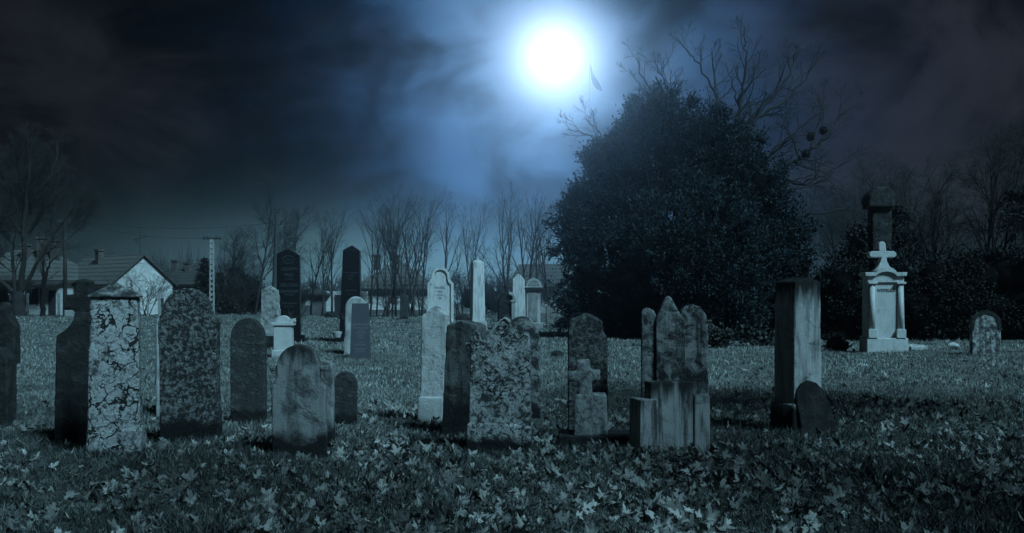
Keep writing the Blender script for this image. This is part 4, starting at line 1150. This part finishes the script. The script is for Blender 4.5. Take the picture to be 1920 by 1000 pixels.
# far wood: a faint mass of poplars beyond the village
def far_wood():
    rg = np.random.default_rng(9); pol = []
    for i in range(420):
        az = rg.uniform(-0.58, 0.62); D = rg.uniform(190, 215)
        h = rg.uniform(6, 10) * (1.35 if -0.45 < az < -0.25 else 0.8); x = az * D
        for s in range(7):
            a = rg.normal(size=2) * 0.9
            b = np.array([x, D, 0.0]); z0 = rg.uniform(0.0, 0.5) * h
            q = np.array([[x + rg.normal() * 0.2, D, z0], [x + a[0] * 0.6, D + a[1] * 0.6, z0 + (h - z0) * 0.5], [x + a[0], D + a[1], h * rg.uniform(0.7, 1.0)]])
            pol.append((q, np.array([0.11, 0.07, 0.02]), 3))
    o = link('far_woods', tubes('far_woods', pol), M_BARK_PALE)
    tag(o, 'faint wood of poplars on the horizon beyond the village', 'woods', kind='stuff')
far_wood()

# ------------------------------------------------------------------ houses
def house(name, px, yb, phi, W, Ln, eave, ridge, label, wall=M_WALL, roof=M_ROOF, hip=False, D=None, over=0.35):
    """corner of long wall and gable at (px, yb); long wall runs left and away by phi, gable runs right and away"""
    D = D or depth(yb); ph = math.radians(phi)
    e = empty(name, ((px - CX) / F * D, D, 0), math.pi / 2 - ph)
    tag(e, label, 'house')
    bm = bmesh.new()
    if hip:
        box_bm(bm, 0, W, 0, Ln, -0.1, eave)
    else:
        pr = [(0, -0.1), (0, eave), (W / 2, ridge - 0.12), (W, eave), (W, -0.1)]
        prism_bm(bm, pr, 0, Ln)
    bm_obj('wall', bm, wall, e)
    bm = bmesh.new(); t = 0.14
    if hip:
        o = over; zl = eave - o * 0.35 + 0.05
        b = [bm.verts.new(c) for c in ((-o, -o, zl), (W + o, -o, zl), (W + o, Ln + o, zl), (-o, Ln + o, zl))]
        b2 = [bm.verts.new((v.co.x, v.co.y, v.co.z + t)) for v in b]
        r = [bm.verts.new((W / 2, W * 0.42, ridge)), bm.verts.new((W / 2, Ln - W * 0.42, ridge))]
        bm.faces.new(b[::-1])
        for i in range(4): bm.faces.new((b[i], b[(i + 1) % 4], b2[(i + 1) % 4], b2[i]))
        bm.faces.new((b2[0], b2[1], r[0])); bm.faces.new((b2[2], b2[3], r[1]))
        bm.faces.new((b2[1], b2[2], r[1], r[0])); bm.faces.new((b2[3], b2[0], r[0], r[1]))
    else:
        sl_ = (ridge - eave) / (W / 2)
        pr = [(-over, eave - over * sl_), (W / 2, ridge), (W + over, eave - over * sl_), (W + over, eave - over * sl_ + t), (W / 2, ridge + t), (-over, eave - over * sl_ + t)]
        prism_bm(bm, pr, -0.25, Ln + 0.25)
    bm_obj('roof', bm, roof, e)
    return e
def on_long(e, nm, y0, y1, z0, z1, mat, d=0.04, frame=None):
    bm = bmesh.new(); box_bm(bm, -d, 0.02, y0, y1, z0, z1); o = bm_obj(nm, bm, mat, e)
    if frame:
        for q in (y0, y1):
            bm = bmesh.new(); box_bm(bm, -d - 0.03, 0.0, q - 0.05, q + 0.05, z0 - 0.05, z1 + 0.05); bm_obj('frame', bm, frame, o)
        bm = bmesh.new(); box_bm(bm, -d - 0.02, 0.0, (y0 + y1) / 2 - 0.03, (y0 + y1) / 2 + 0.03, z0, z1); bm_obj('glazing_bar', bm, frame, o)
    return o
def on_gable(e, nm, x0, x1, z0, z1, mat, d=0.04):
    bm = bmesh.new(); box_bm(bm, x0, x1, -d, 0.02, z0, z1); return bm_obj(nm, bm, mat, e)
def chimney(e, x, y, z0, z1, w=0.45, mat=M_CHIM):
    bm = bmesh.new(); box_bm(bm, x - w / 2, x + w / 2, y - w / 2, y + w / 2, z0, z1); o = bm_obj('chimney', bm, mat, e)
    bm = bmesh.new(); box_bm(bm, x - w / 2 - .07, x + w / 2 + .07, y - w / 2 - .07, y + w / 2 + .07, z1, z1 + 0.14); bm_obj('chimney_cap', bm, mat, o)
# long house with white gable
e = house('house', 209, 591, 38, 5.2, 8.0, 2.45, 4.55, 'long low house with a plain white gable end and ridged tile roof')
chimney(e, 1.9, 5.0, 3.6, 5.0)
on_gable(e, 'door', 3.9, 4.4, 0.0, 1.3, M_DARKWOOD)
on_long(e, 'window', 1.4, 2.3, 1.0, 2.0, M_GLASS, frame=M_DARKWOOD)
bm = bmesh.new(); box_bm(bm, 5.3, 8.5, 1.0, 5.0, -0.1, 1.9); bm_obj('shed_wing', bm, M_WALL_DARK, e)
# far-left house
e = house('house', 118, 590.5, 4, 6.5, 8.6, 2.55, 5.1, 'big tiled house with dark door and porch behind the great bare tree', hip=True)
on_long(e, 'door', 0.55, 1.12, 0.0, 1.85, M_DARKWOOD)
o = on_long(e, 'window', 2.0, 2.9, 0.8, 2.0, M_GLASS, frame=M_DARKWOOD)
o = on_long(e, 'window', 1.55, 1.8, 0.75, 2.0, M_DARKWOOD)
on_long(e, 'window', 4.4, 5.4, 0.8, 2.0, M_GLASS, frame=M_DARKWOOD)
bm = bmesh.new(); prism_bm(bm, [(-1.1, 2.2), (0, 2.5), (0, 2.6), (-1.1, 2.32)], 0.0, 1.9); bm_obj('porch_roof', bm, M_CONC_MID, e)
for yy, z in ((1.9, 5.75), (3.0, 5.95), (4.3, 5.4)): chimney(e, 2.4, yy, 4.3, z, 0.55)
# dark hipped house
e = house('house', 385, 586, 12, 7.5, 6.2, 2.5, 4.6, 'low dark hip-roofed house with two chimneys, between the white gable and the spruce', M_WALL_DARK, M_ROOF_DARK, True, D=92)
chimney(e, 2.6, 4.6, 3.6, 4.75, 0.45); chimney(e, 2.2, 3.0, 3.4, 4.5, 0.45)
on_long(e, 'window', 3.4, 4.3, 1.0, 2.0, M_GLASS, frame=M_CONC)
# middle house behind the tree row
e = house('house', 800, 589.5, 3, 6.2, 5.6, 1.95, 4.35, 'white-walled house with a steep tiled hip roof behind the row of bare trees', hip=True)
for q, z in ((2.9, 4.7), (4.5, 4.7)): chimney(e, 2.9, q, 3.6, z, 0.5)
for a, b in ((0.9, 1.5), (2.3, 2.95), (4.3, 4.9)): on_long(e, 'window', a, b, 0.9, 1.55, M_DARKWOOD, frame=M_CONC)
bm = bmesh.new(); box_bm(bm, -0.06, 0.0, 0, 5.6, -0.1, 0.35); bm_obj('plinth', bm, M_WALL_DARK, e)
# garden wall left of it
e = empty('garden_wall', ground(690, 590.2)); tag(e, 'plain white wall with a flat top between the shed and the tiled house', 'wall')
k = depth(590.2) / F
bm = bmesh.new(); box_bm(bm, -85 * k, -1 * k, 0, 0.25, -0.1, 44 * k); bm_obj('wall_panel', bm, M_WALL, e)
bm = bmesh.new(); box_bm(bm, -85 * k, -1 * k, -0.04, 0.0, -0.1, 0.25); bm_obj('plinth', bm, M_WALL_DARK, e)
bm = bmesh.new(); box_bm(bm, -62 * k, -50 * k, -0.05, 0.0, 0.0, 37 * k); bm_obj('gate', bm, M_DARKWOOD, e)
# small shed
e = house('shed', 608, 590.4, 6, 1.8, 2.1, 1.55, 2.05, 'little weathered shed with a low pitched roof right of the black crested stone', M_WALL_DARK, M_CONC_MID, True)
e['category'] = 'shed'
on_long(e, 'window', 1.1, 1.5, 0.7, 1.2, M_WALL)
# right house
e = house('house', 1052, 589, 25, 5.0, 5.0, 2.4, 4.3, 'pale house with a grey roof half hidden between the leaning tree and the yew', M_WALL, M_ROOF, D=90)
on_long(e, 'window', 1.0, 1.8, 1.0, 2.0, M_GLASS, frame=M_CONC)

# fence posts at the left
e = empty('wire_fence', ground(66, 591)); tag(e, 'wire fence with pale concrete posts in front of the far-left house', 'fence')
k = depth(591) / F
for px in (-10, 20, 52, 81, 110):
    bm = bmesh.new(); box_bm(bm, (px - 66) * k - 0.075, (px - 66) * k + 0.075, -0.05, 0.07, -0.1, 41 * k); bm_obj('post', bm, M_CONC, e)
for z in (0.5, 1.0, 1.5):
    link('wire', tubes('wire', [(np.array([[-78 * k, 0, z], [-20 * k, 0, z - 0.02], [46 * k, 0, z]]), np.array([0.008] * 3), 4)]), M_IRON, e)
for px, yt, w, lab in ((277, 546, 0.06, 'thin pale post at the right corner of the white gable'), (299, 541, 0.09, 'stout pale post right of the white gable, beside the mottled stone')):
    bm = bmesh.new(); k = depth(593) / F; box_bm(bm, -w, w, -w, w, -0.1, (593 - yt) * k, 0.01)
    tag(bm_obj('fence_post', bm, M_CONC, None, ground(px, 593), bevel=0.01), lab, 'post')
bm = bmesh.new(); k = depth(594) / F; box_bm(bm, -7 * k, 7 * k, 0, 0.4, -0.1, 16 * k)
tag(bm_obj('fuse_cabinet', bm, M_CONC, None, ground(128, 594), bevel=0.02), 'small pale concrete box seen under the arm of the black cross', 'cabinet')

# ------------------------------------------------------------------ poles and wires
def pole_wood():
    D = depth(592); e = empty('utility_pole', ground(122, 592)); tag(e, 'dark wooden utility pole with a short crossarm beside the far-left house', 'utility pole')
    k = D / F; hgt = (592 - 413) * k
    link('post', tubes('post', [(np.array([[0, 0, -0.2], [0, 0, hgt * .5], [0, 0, hgt]]), np.array([0.16, 0.14, 0.11]), 10)]), M_POLEWOOD, e)
    bm = bmesh.new(); box_bm(bm, -15 * k, 15 * k, -0.06, 0.06, hgt - 0.14, hgt - 0.02); bm_obj('crossarm', bm, M_POLEWOOD, e)
    for q in (-14, -6, 6, 14):
        bm = bmesh.new(); bmesh.ops.create_cone(bm, segments=8, radius1=0.05, radius2=0.03, depth=0.14, cap_ends=True); bm_obj('insulator', bm, M_IRON, e, (q * k, 0, hgt + 0.05))
    bm = bmesh.new(); box_bm(bm, -9 * k, -1 * k, -0.05, 0.05, hgt - 16 * k, hgt - 14 * k); bm_obj('bracket', bm, M_IRON, e)
pole_wood()
def pole_ladder():
    D = depth(597); e = empty('utility_pole', ground(397.5, 597)); tag(e, 'pale concrete pole with a ladder of holes and a flat crossarm', 'utility pole'); k = D / F; hgt = (597 - 449) * k
    for s in (-1, 1):
        bm = bmesh.new(); x0, x1 = s * 4.6 * k, s * 2.6 * k; t0, t1 = s * 3.4 * k, s * 1.9 * k
        v = [bm.verts.new(c) for c in ((x0, -.1, -.2), (x1, -.1, -.2), (x1, .1, -.2), (x0, .1, -.2), (t0, -.08, hgt), (t1, -.08, hgt), (t1, .08, hgt), (t0, .08, hgt))]
        for fq in ((3, 2, 1, 0), (4, 5, 6, 7), (0, 1, 5, 4), (1, 2, 6, 5), (2, 3, 7, 6), (3, 0, 4, 7)): bm.faces.new([v[i] for i in fq])
        bm_obj('leg', bm, M_CONC, e)
    for i in range(15):
        z = hgt * i / 15 + 0.1; w = (2.7 - 0.8 * i / 15) * k
        bm = bmesh.new(); box_bm(bm, -w, w, -0.06, 0.06, z, z + (0.16 if i < 9 else 0.24)); bm_obj('rung', bm, M_CONC, e)
    bm = bmesh.new(); box_bm(bm, -17 * k, 17 * k, -0.07, 0.07, hgt, hgt + 0.1); bm_obj('crossarm', bm, M_IRON, e)
    for q in (-15, -8, 8, 15):
        bm = bmesh.new(); bmesh.ops.create_cone(bm, segments=8, radius1=0.05, radius2=0.03, depth=0.12, cap_ends=True); bm_obj('insulator', bm, M_IRON, e, (q * k, 0, hgt + 0.15))
pole_ladder()
def pole_tall():
    D = depth(597); e = empty('utility_pole', ground(514, 597)); tag(e, 'tall dark tapering pole with pronged insulators behind the black crested stone', 'utility pole'); k = D / F; hgt = (597 - 402) * k
    e.rotation_euler = (0, math.radians(1.6), 0)
    link('post', tubes('post', [(np.array([[0, 0, -0.2], [0, 0, hgt * .5], [0, 0, hgt]]), np.array([0.21, 0.17, 0.12]), 10)]), M_CONC_MID, e)
    bm = bmesh.new(); box_bm(bm, -9 * k, 9 * k, -0.06, 0.06, hgt - 20 * k, hgt - 17.5 * k); bm_obj('crossarm', bm, M_IRON, e)
    for q, z in ((-8.5, hgt - 17.5 * k), (8.5, hgt - 17.5 * k), (-3.6, hgt + 5 * k), (3.6, hgt + 5 * k)):
        bm = bmesh.new(); box_bm(bm, -1.0 * k, 1.0 * k, -0.04, 0.04, 0, 6.5 * k); bm_obj('insulator', bm, M_IRON, e, (q * k, 0, z))
    bm = bmesh.new(); box_bm(bm, -4.5 * k, 4.5 * k, -0.06, 0.06, hgt + 2.5 * k, hgt + 5 * k); bm_obj('crossarm', bm, M_IRON, e)
    bm = bmesh.new(); box_bm(bm, -1.3 * k, 1.3 * k, -0.05, 0.05, hgt, hgt + 3 * k); bm_obj('pin', bm, M_IRON, e)
pole_tall()
def aerial():
    D = 84.0; e = empty('television_aerial', P(263, 500, D)); tag(e, 'thin television aerial with slanting arms above the roof of the white-gabled house', 'aerial'); k = D / F
    link('mast', tubes('mast', [(np.array([[0, 0, -1.5], [0, 0, 2.0], [0, 0, 75 * k]]), np.array([0.035, 0.03, 0.02]), 5)]), M_IRON, e)
    for a, b in (((-13, 50), (12, 57)), ((-12, 52), (-5, 44)), ((-5, 44), (-4, 52))):
        link('arm', tubes('arm', [(np.array([[a[0] * k, 0, a[1] * k], [(a[0] + b[0]) / 2 * k, 0, (a[1] + b[1]) / 2 * k], [b[0] * k, 0, b[1] * k]]), np.array([0.03] * 3), 4)]), M_IRON, e)
aerial()
def wire(a, b, sag, label):
    A, B = np.array(a), np.array(b); t = np.linspace(0, 1, 17)[:, None]
    q = A + (B - A) * t; q[:, 2] -= sag * 4 * (t * (1 - t))[:, 0]
    tag(link('overhead_wire', tubes('overhead_wire', [(q, np.full(17, 0.009), 4)]), M_IRON), label, 'wire', 'overhead wires')
wire(P(136, 412, depth(592)), P(510, 418, depth(597)), 0.5, 'overhead wire from the wooden pole across to the tall tapering pole')
wire(P(136, 413, depth(592)), P(382, 447, depth(597)), 0.4, 'overhead wire from the wooden pole to the ladder-like pole')
wire(P(413, 447, depth(597)), P(512, 492, depth(597)), 0.25, 'slack overhead wire running down right from the ladder-like pole')
wire(P(392, 483, depth(596)), P(236, 491, 80), 0.3, 'low overhead wire from the ladder-like pole to the white gable roof')

# ------------------------------------------------------------------ unseen trees added to shade the front and the right of the field
def added_shade_trees():
    rg = np.random.default_rng(3); lobes = []
    for x, y, h in SHADE:
        for _ in range(6):
            lobes.append((np.array([x + rg.normal() * 1.2, y + rg.normal() * 1.0, h * rg.uniform(0.5, 0.88)]), (1.9, 1.5, 1.7)))
    me = foliage('woods', lobes, 7500, 0.40, 8, clump=0.5, shell=0.9, core=0.0, aspect=0.3)
    tr_ = [(np.array([[x, y, -0.1], [x + 0.1, y, h * 0.5], [x, y, h * 0.9]]), np.array([0.3, 0.2, 0.06]), 6) for x, y, h in SHADE]
    tag(link('woods', tubes('woods', tr_), M_BARK), 'unseen trunks added under the shading crowns behind the viewer', 'woods', kind='stuff')
    tag(link('woods', me, M_LEAF_DARK), 'unseen tree crowns added beside and behind the viewer to shade the foreground', 'woods', kind='stuff')
SHADE = [(2.2, -0.6, 10), (4.2, -0.6, 10), (6.3, -0.8, 10), (8.4, -0.7, 10), (10.4, 0.2, 10), (10.8, 3.2, 10), (11.6, 6, 10), (12.6, 8.6, 10), (14, 11.2, 10)]
added_shade_trees()

# ------------------------------------------------------------------ grass
def build_grass():
    rg = np.random.default_rng(42)
    Ps, Ls, Ws, Ts = [], [], [], []
    for y0, y1, dens, L, W in ((4.9, 9, 4200, 0.062, 0.0028), (9, 14, 2000, 0.055, 0.0038), (14, 24, 850, 0.055, 0.0058), (24, 45, 170, 0.06, 0.012), (45, 80, 30, 0.07, 0.03)):
        hw = 0.56
        area = hw * (y1 ** 2 - y0 ** 2); n = int(area * dens)
        y = np.sqrt(rg.uniform(y0 ** 2, y1 ** 2, n)); x = rg.uniform(-hw, hw, n) * y
        # tussocks: denser and taller in patches
        pt = 0.5 + 0.5 * np.sin(x * 2.3 + 1.7 * np.sin(y * 1.1)) * np.sin(y * 1.9 + 1.3 * np.sin(x * 0.9))
        pt2 = 0.5 + 0.5 * np.sin(x * 7.1 + 2 * np.sin(y * 3.3)) * np.sin(y * 6.3 + 2 * np.sin(x * 2.9))
        h = 0.35 + 0.5 * pt + 0.5 * pt2
        keep = rg.uniform(0, 1, n) < 0.35 + 0.75 * h / 1.35
        x, y, h = x[keep], y[keep], h[keep]
        Ps.append(np.stack([x, y, ground_h(x, y) - 0.005], 1)); Ls.append(L * h * rg.uniform(0.6, 1.5, len(x))); Ws.append(W * rg.uniform(0.6, 1.3, len(x)))
        shade_fade = np.clip((y - 8.2 - 1.2 * np.sin(x * 0.9) - 0.8 * np.sin(x * 2.3 + 1)) / 4.5, 0, 1)      # foreground shade painted into the blade tone, fading out farther back
        Ts.append(np.clip(rg.uniform(0, 1, len(x)) ** (2.6 - 1.0 * shade_fade) * (0.55 + 0.6 * pt[keep]) * (0.36 + 0.64 * shade_fade), 0, 1))
    Pn = np.concatenate(Ps); L = np.concatenate(Ls)[:, None]; W = np.concatenate(Ws)[:, None]; T = np.concatenate(Ts)
    n = len(Pn)
    a = rg.uniform(0, 6.283, n); s = np.stack([np.cos(a), np.sin(a), np.zeros(n)], 1)
    b = rg.uniform(0, 6.283, n); ln = np.abs(rg.normal(size=n)) * 0.75
    lean = np.stack([np.cos(b) * ln, np.sin(b) * ln, np.ones(n)], 1); lean /= np.linalg.norm(lean, axis=1)[:, None]
    tip = lean.copy(); tip[:, :2] *= 1.7; tip /= np.linalg.norm(tip, axis=1)[:, None]
    mid = Pn + lean * L * 0.55
    v = np.stack([Pn - s * W, Pn + s * W, mid + s * W * 0.7, mid + tip * L * 0.6], 1).reshape(-1, 3)
    i = np.arange(n)[:, None] * 4
    f = i + np.array([[0, 1, 3, 2]]); f = np.concatenate([i + np.array([[0, 1, 2]]), i + np.array([[0, 2, 3]])], 0)
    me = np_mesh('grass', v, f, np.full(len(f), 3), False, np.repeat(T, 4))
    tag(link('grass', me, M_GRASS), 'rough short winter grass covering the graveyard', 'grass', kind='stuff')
build_grass()

# ------------------------------------------------------------------ fallen maple leaves
def leaf_shape(seed):
    """five-lobed maple leaf outline, curled"""
    rg = random.Random(seed)
    pts = []
    lobes = [(-150, 0.45), (-95, 0.72), (-42, 0.88), (0, 1.0), (42, 0.88), (95, 0.72), (150, 0.45)]
    lobes = [(-125, 0.55), (-62, 0.88), (0, 1.0), (62, 0.88), (125, 0.55)]
    pts.append((180, 0.12))
    for i, (a, r) in enumerate(lobes):
        r *= rg.uniform(0.85, 1.1)
        pts += [(a - 22, r * 0.58), (a - 15, r * 0.80), (a - 8, r * 0.78), (a, r), (a + 8, r * 0.78), (a + 15, r * 0.80), (a + 22, r * 0.58)]
        if i < 4: pts.append((a + 31, 0.42))
    c1, c2, tw = rg.uniform(-0.4, 1.5), rg.uniform(-0.5, 1.1), rg.uniform(-0.9, 0.9)
    S = 0.075
    vs = [(0, 0, 0)]
    for a, r in pts:
        x, y = math.sin(math.radians(a)) * r, math.cos(math.radians(a)) * r
        z = c1 * x * x + c2 * y * y * 0.6 + tw * x * y + rg.uniform(-0.06, 0.06)
        vs.append((x, y, z))
    # stalk
    n = len(vs)
    vs += [(-0.015, -0.1, 0.0), (0.015, -0.1, 0.0), (0.03, -0.75, 0.05), (0.0, -0.76, 0.05)]
    V = np.array(vs) * S
    Fc = [(0, i, i + 1) for i in range(1, n - 1)] + [(0, n - 1, 1)]
    return V, Fc, (n, n + 1, n + 2, n + 3)
SH = [leaf_shape(s) for s in range(9)]
SHM = []
for V, Fc, st in SH:
    fl = [i for t in Fc for i in t] + list(st)
    me = np_mesh('maple_leaf', V, fl, [3] * len(Fc) + [4]); me.materials.append(M_LITTER_R); SHM.append(me)

def build_leaves():
    rg = np.random.default_rng(7)
    y = np.concatenate([np.sqrt(rg.uniform(4.7 ** 2, 8.5 ** 2, 6400)), np.sqrt(rg.uniform(8.5 ** 2, 12 ** 2, 4200)), np.sqrt(rg.uniform(12 ** 2, 22 ** 2, 1100))])
    x = rg.uniform(-0.56, 0.56, len(y)) * y
    patch = 0.5 + 0.5 * np.sin(x * 1.1 + 0.8 + np.sin(y * 0.9)) * np.sin(y * 1.0 + np.sin(x * 1.4))
    far = np.clip((y - 8.0) / 5.0, 0, 1)
    left = np.clip((-x / y - 0.1) / 0.3, 0, 1)
    keep = rg.uniform(0, 1, len(y)) < np.clip(0.45 + 0.6 * patch - 0.35 * far * (1 - patch) - 0.35 * left, 0.05, 1)
    x, y = x[keep], y[keep]
    o = np.argsort(y); x, y = x[o], y[o]
    n = len(x)
    rot = rg.uniform(0, 6.283, n); tx = rg.normal(size=n) * 0.75; ty = rg.normal(size=n) * 0.75
    sc = rg.uniform(0.4, 1.25, n) * 0.80; zz = ground_h(x, y) + 0.004 + rg.uniform(0, 0.042, n); k = rg.integers(0, len(SH), n)
    tone = np.clip(rg.beta(1.6, 2.0, n), 0, 1)
    infr = np.abs(x) / y < 0.505
    infr &= (y > 5.25)
    idx = np.where(infr)[0][:300]
    ind = np.zeros(n, bool); ind[idx] = True
    for i in idx:
        ob = bpy.data.objects.new('maple_leaf', SHM[k[i]])
        ob.location = (x[i], y[i], zz[i]); ob.rotation_euler = (tx[i], ty[i], rot[i]); ob.scale = (sc[i],) * 3
        COL.objects.link(ob)
        tag(ob, 'dry curled maple leaf lying in the grass at the very front', 'leaf', 'fallen maple leaves in the foreground')
    Vs, Fs, Ss, Ts, off = [], [], [], [], 0
    for i in np.where(~ind)[0]:
        V, Fc, st = SH[k[i]]
        R = np.array(Matrix.Rotation(rot[i], 3, 'Z') @ Matrix.Rotation(ty[i], 3, 'Y') @ Matrix.Rotation(tx[i], 3, 'X'))
        Vs.append((V * sc[i]) @ R.T + np.array([x[i], y[i], zz[i]]))
        Fs.append(np.array([q for t in Fc for q in t] + list(st)) + off); Ss += [3] * len(Fc) + [4]; Ts.append(np.full(len(V), tone[i])); off += len(V)
    me = np_mesh('fallen_leaves', np.concatenate(Vs), np.concatenate(Fs), Ss, False, np.concatenate(Ts))
    tag(link('fallen_leaves', me, M_LITTER), 'scattered dry maple leaves among the gravestones', 'leaves', kind='stuff')
build_leaves()

# ------------------------------------------------------------------ moon and haze
bm = bmesh.new(); bmesh.ops.create_uvsphere(bm, u_segments=32, v_segments=16, radius=3000 * 38 / F)
t = MT('moonlit_disc', 1.0, 0.0); t.color((0.02, 0.02, 0.02))
t.b.inputs['Emission Color'].default_value = (0.30, 0.62, 1.0, 1); t.b.inputs['Emission Strength'].default_value = 75.0
o = bm_obj('moon', bm, t.m, None, Vector((0, 0, H)) + MOON * 3000, smooth=True)
tag(o, 'full white moon glowing high in the clouded sky', 'moon')

bm = bmesh.new(); box_bm(bm, -310, 310, -125, 335, -1.2, 11.6)
o = bm_obj('haze', bm, None, None)
hm = bpy.data.materials.new('night_haze'); hm.use_nodes = True
hm.node_tree.nodes.clear()
pv = hm.node_tree.nodes.new('ShaderNodeVolumePrincipled'); om = hm.node_tree.nodes.new('ShaderNodeOutputMaterial')
pv.inputs['Color'].default_value = (0.9, 0.95, 1.0, 1); pv.inputs['Density'].default_value = 0.004; pv.inputs['Anisotropy'].default_value = 0.95
hm.node_tree.links.new(pv.outputs[0], om.inputs['Volume'])
o.data.materials.append(hm)
tag(o, kind='stuff')
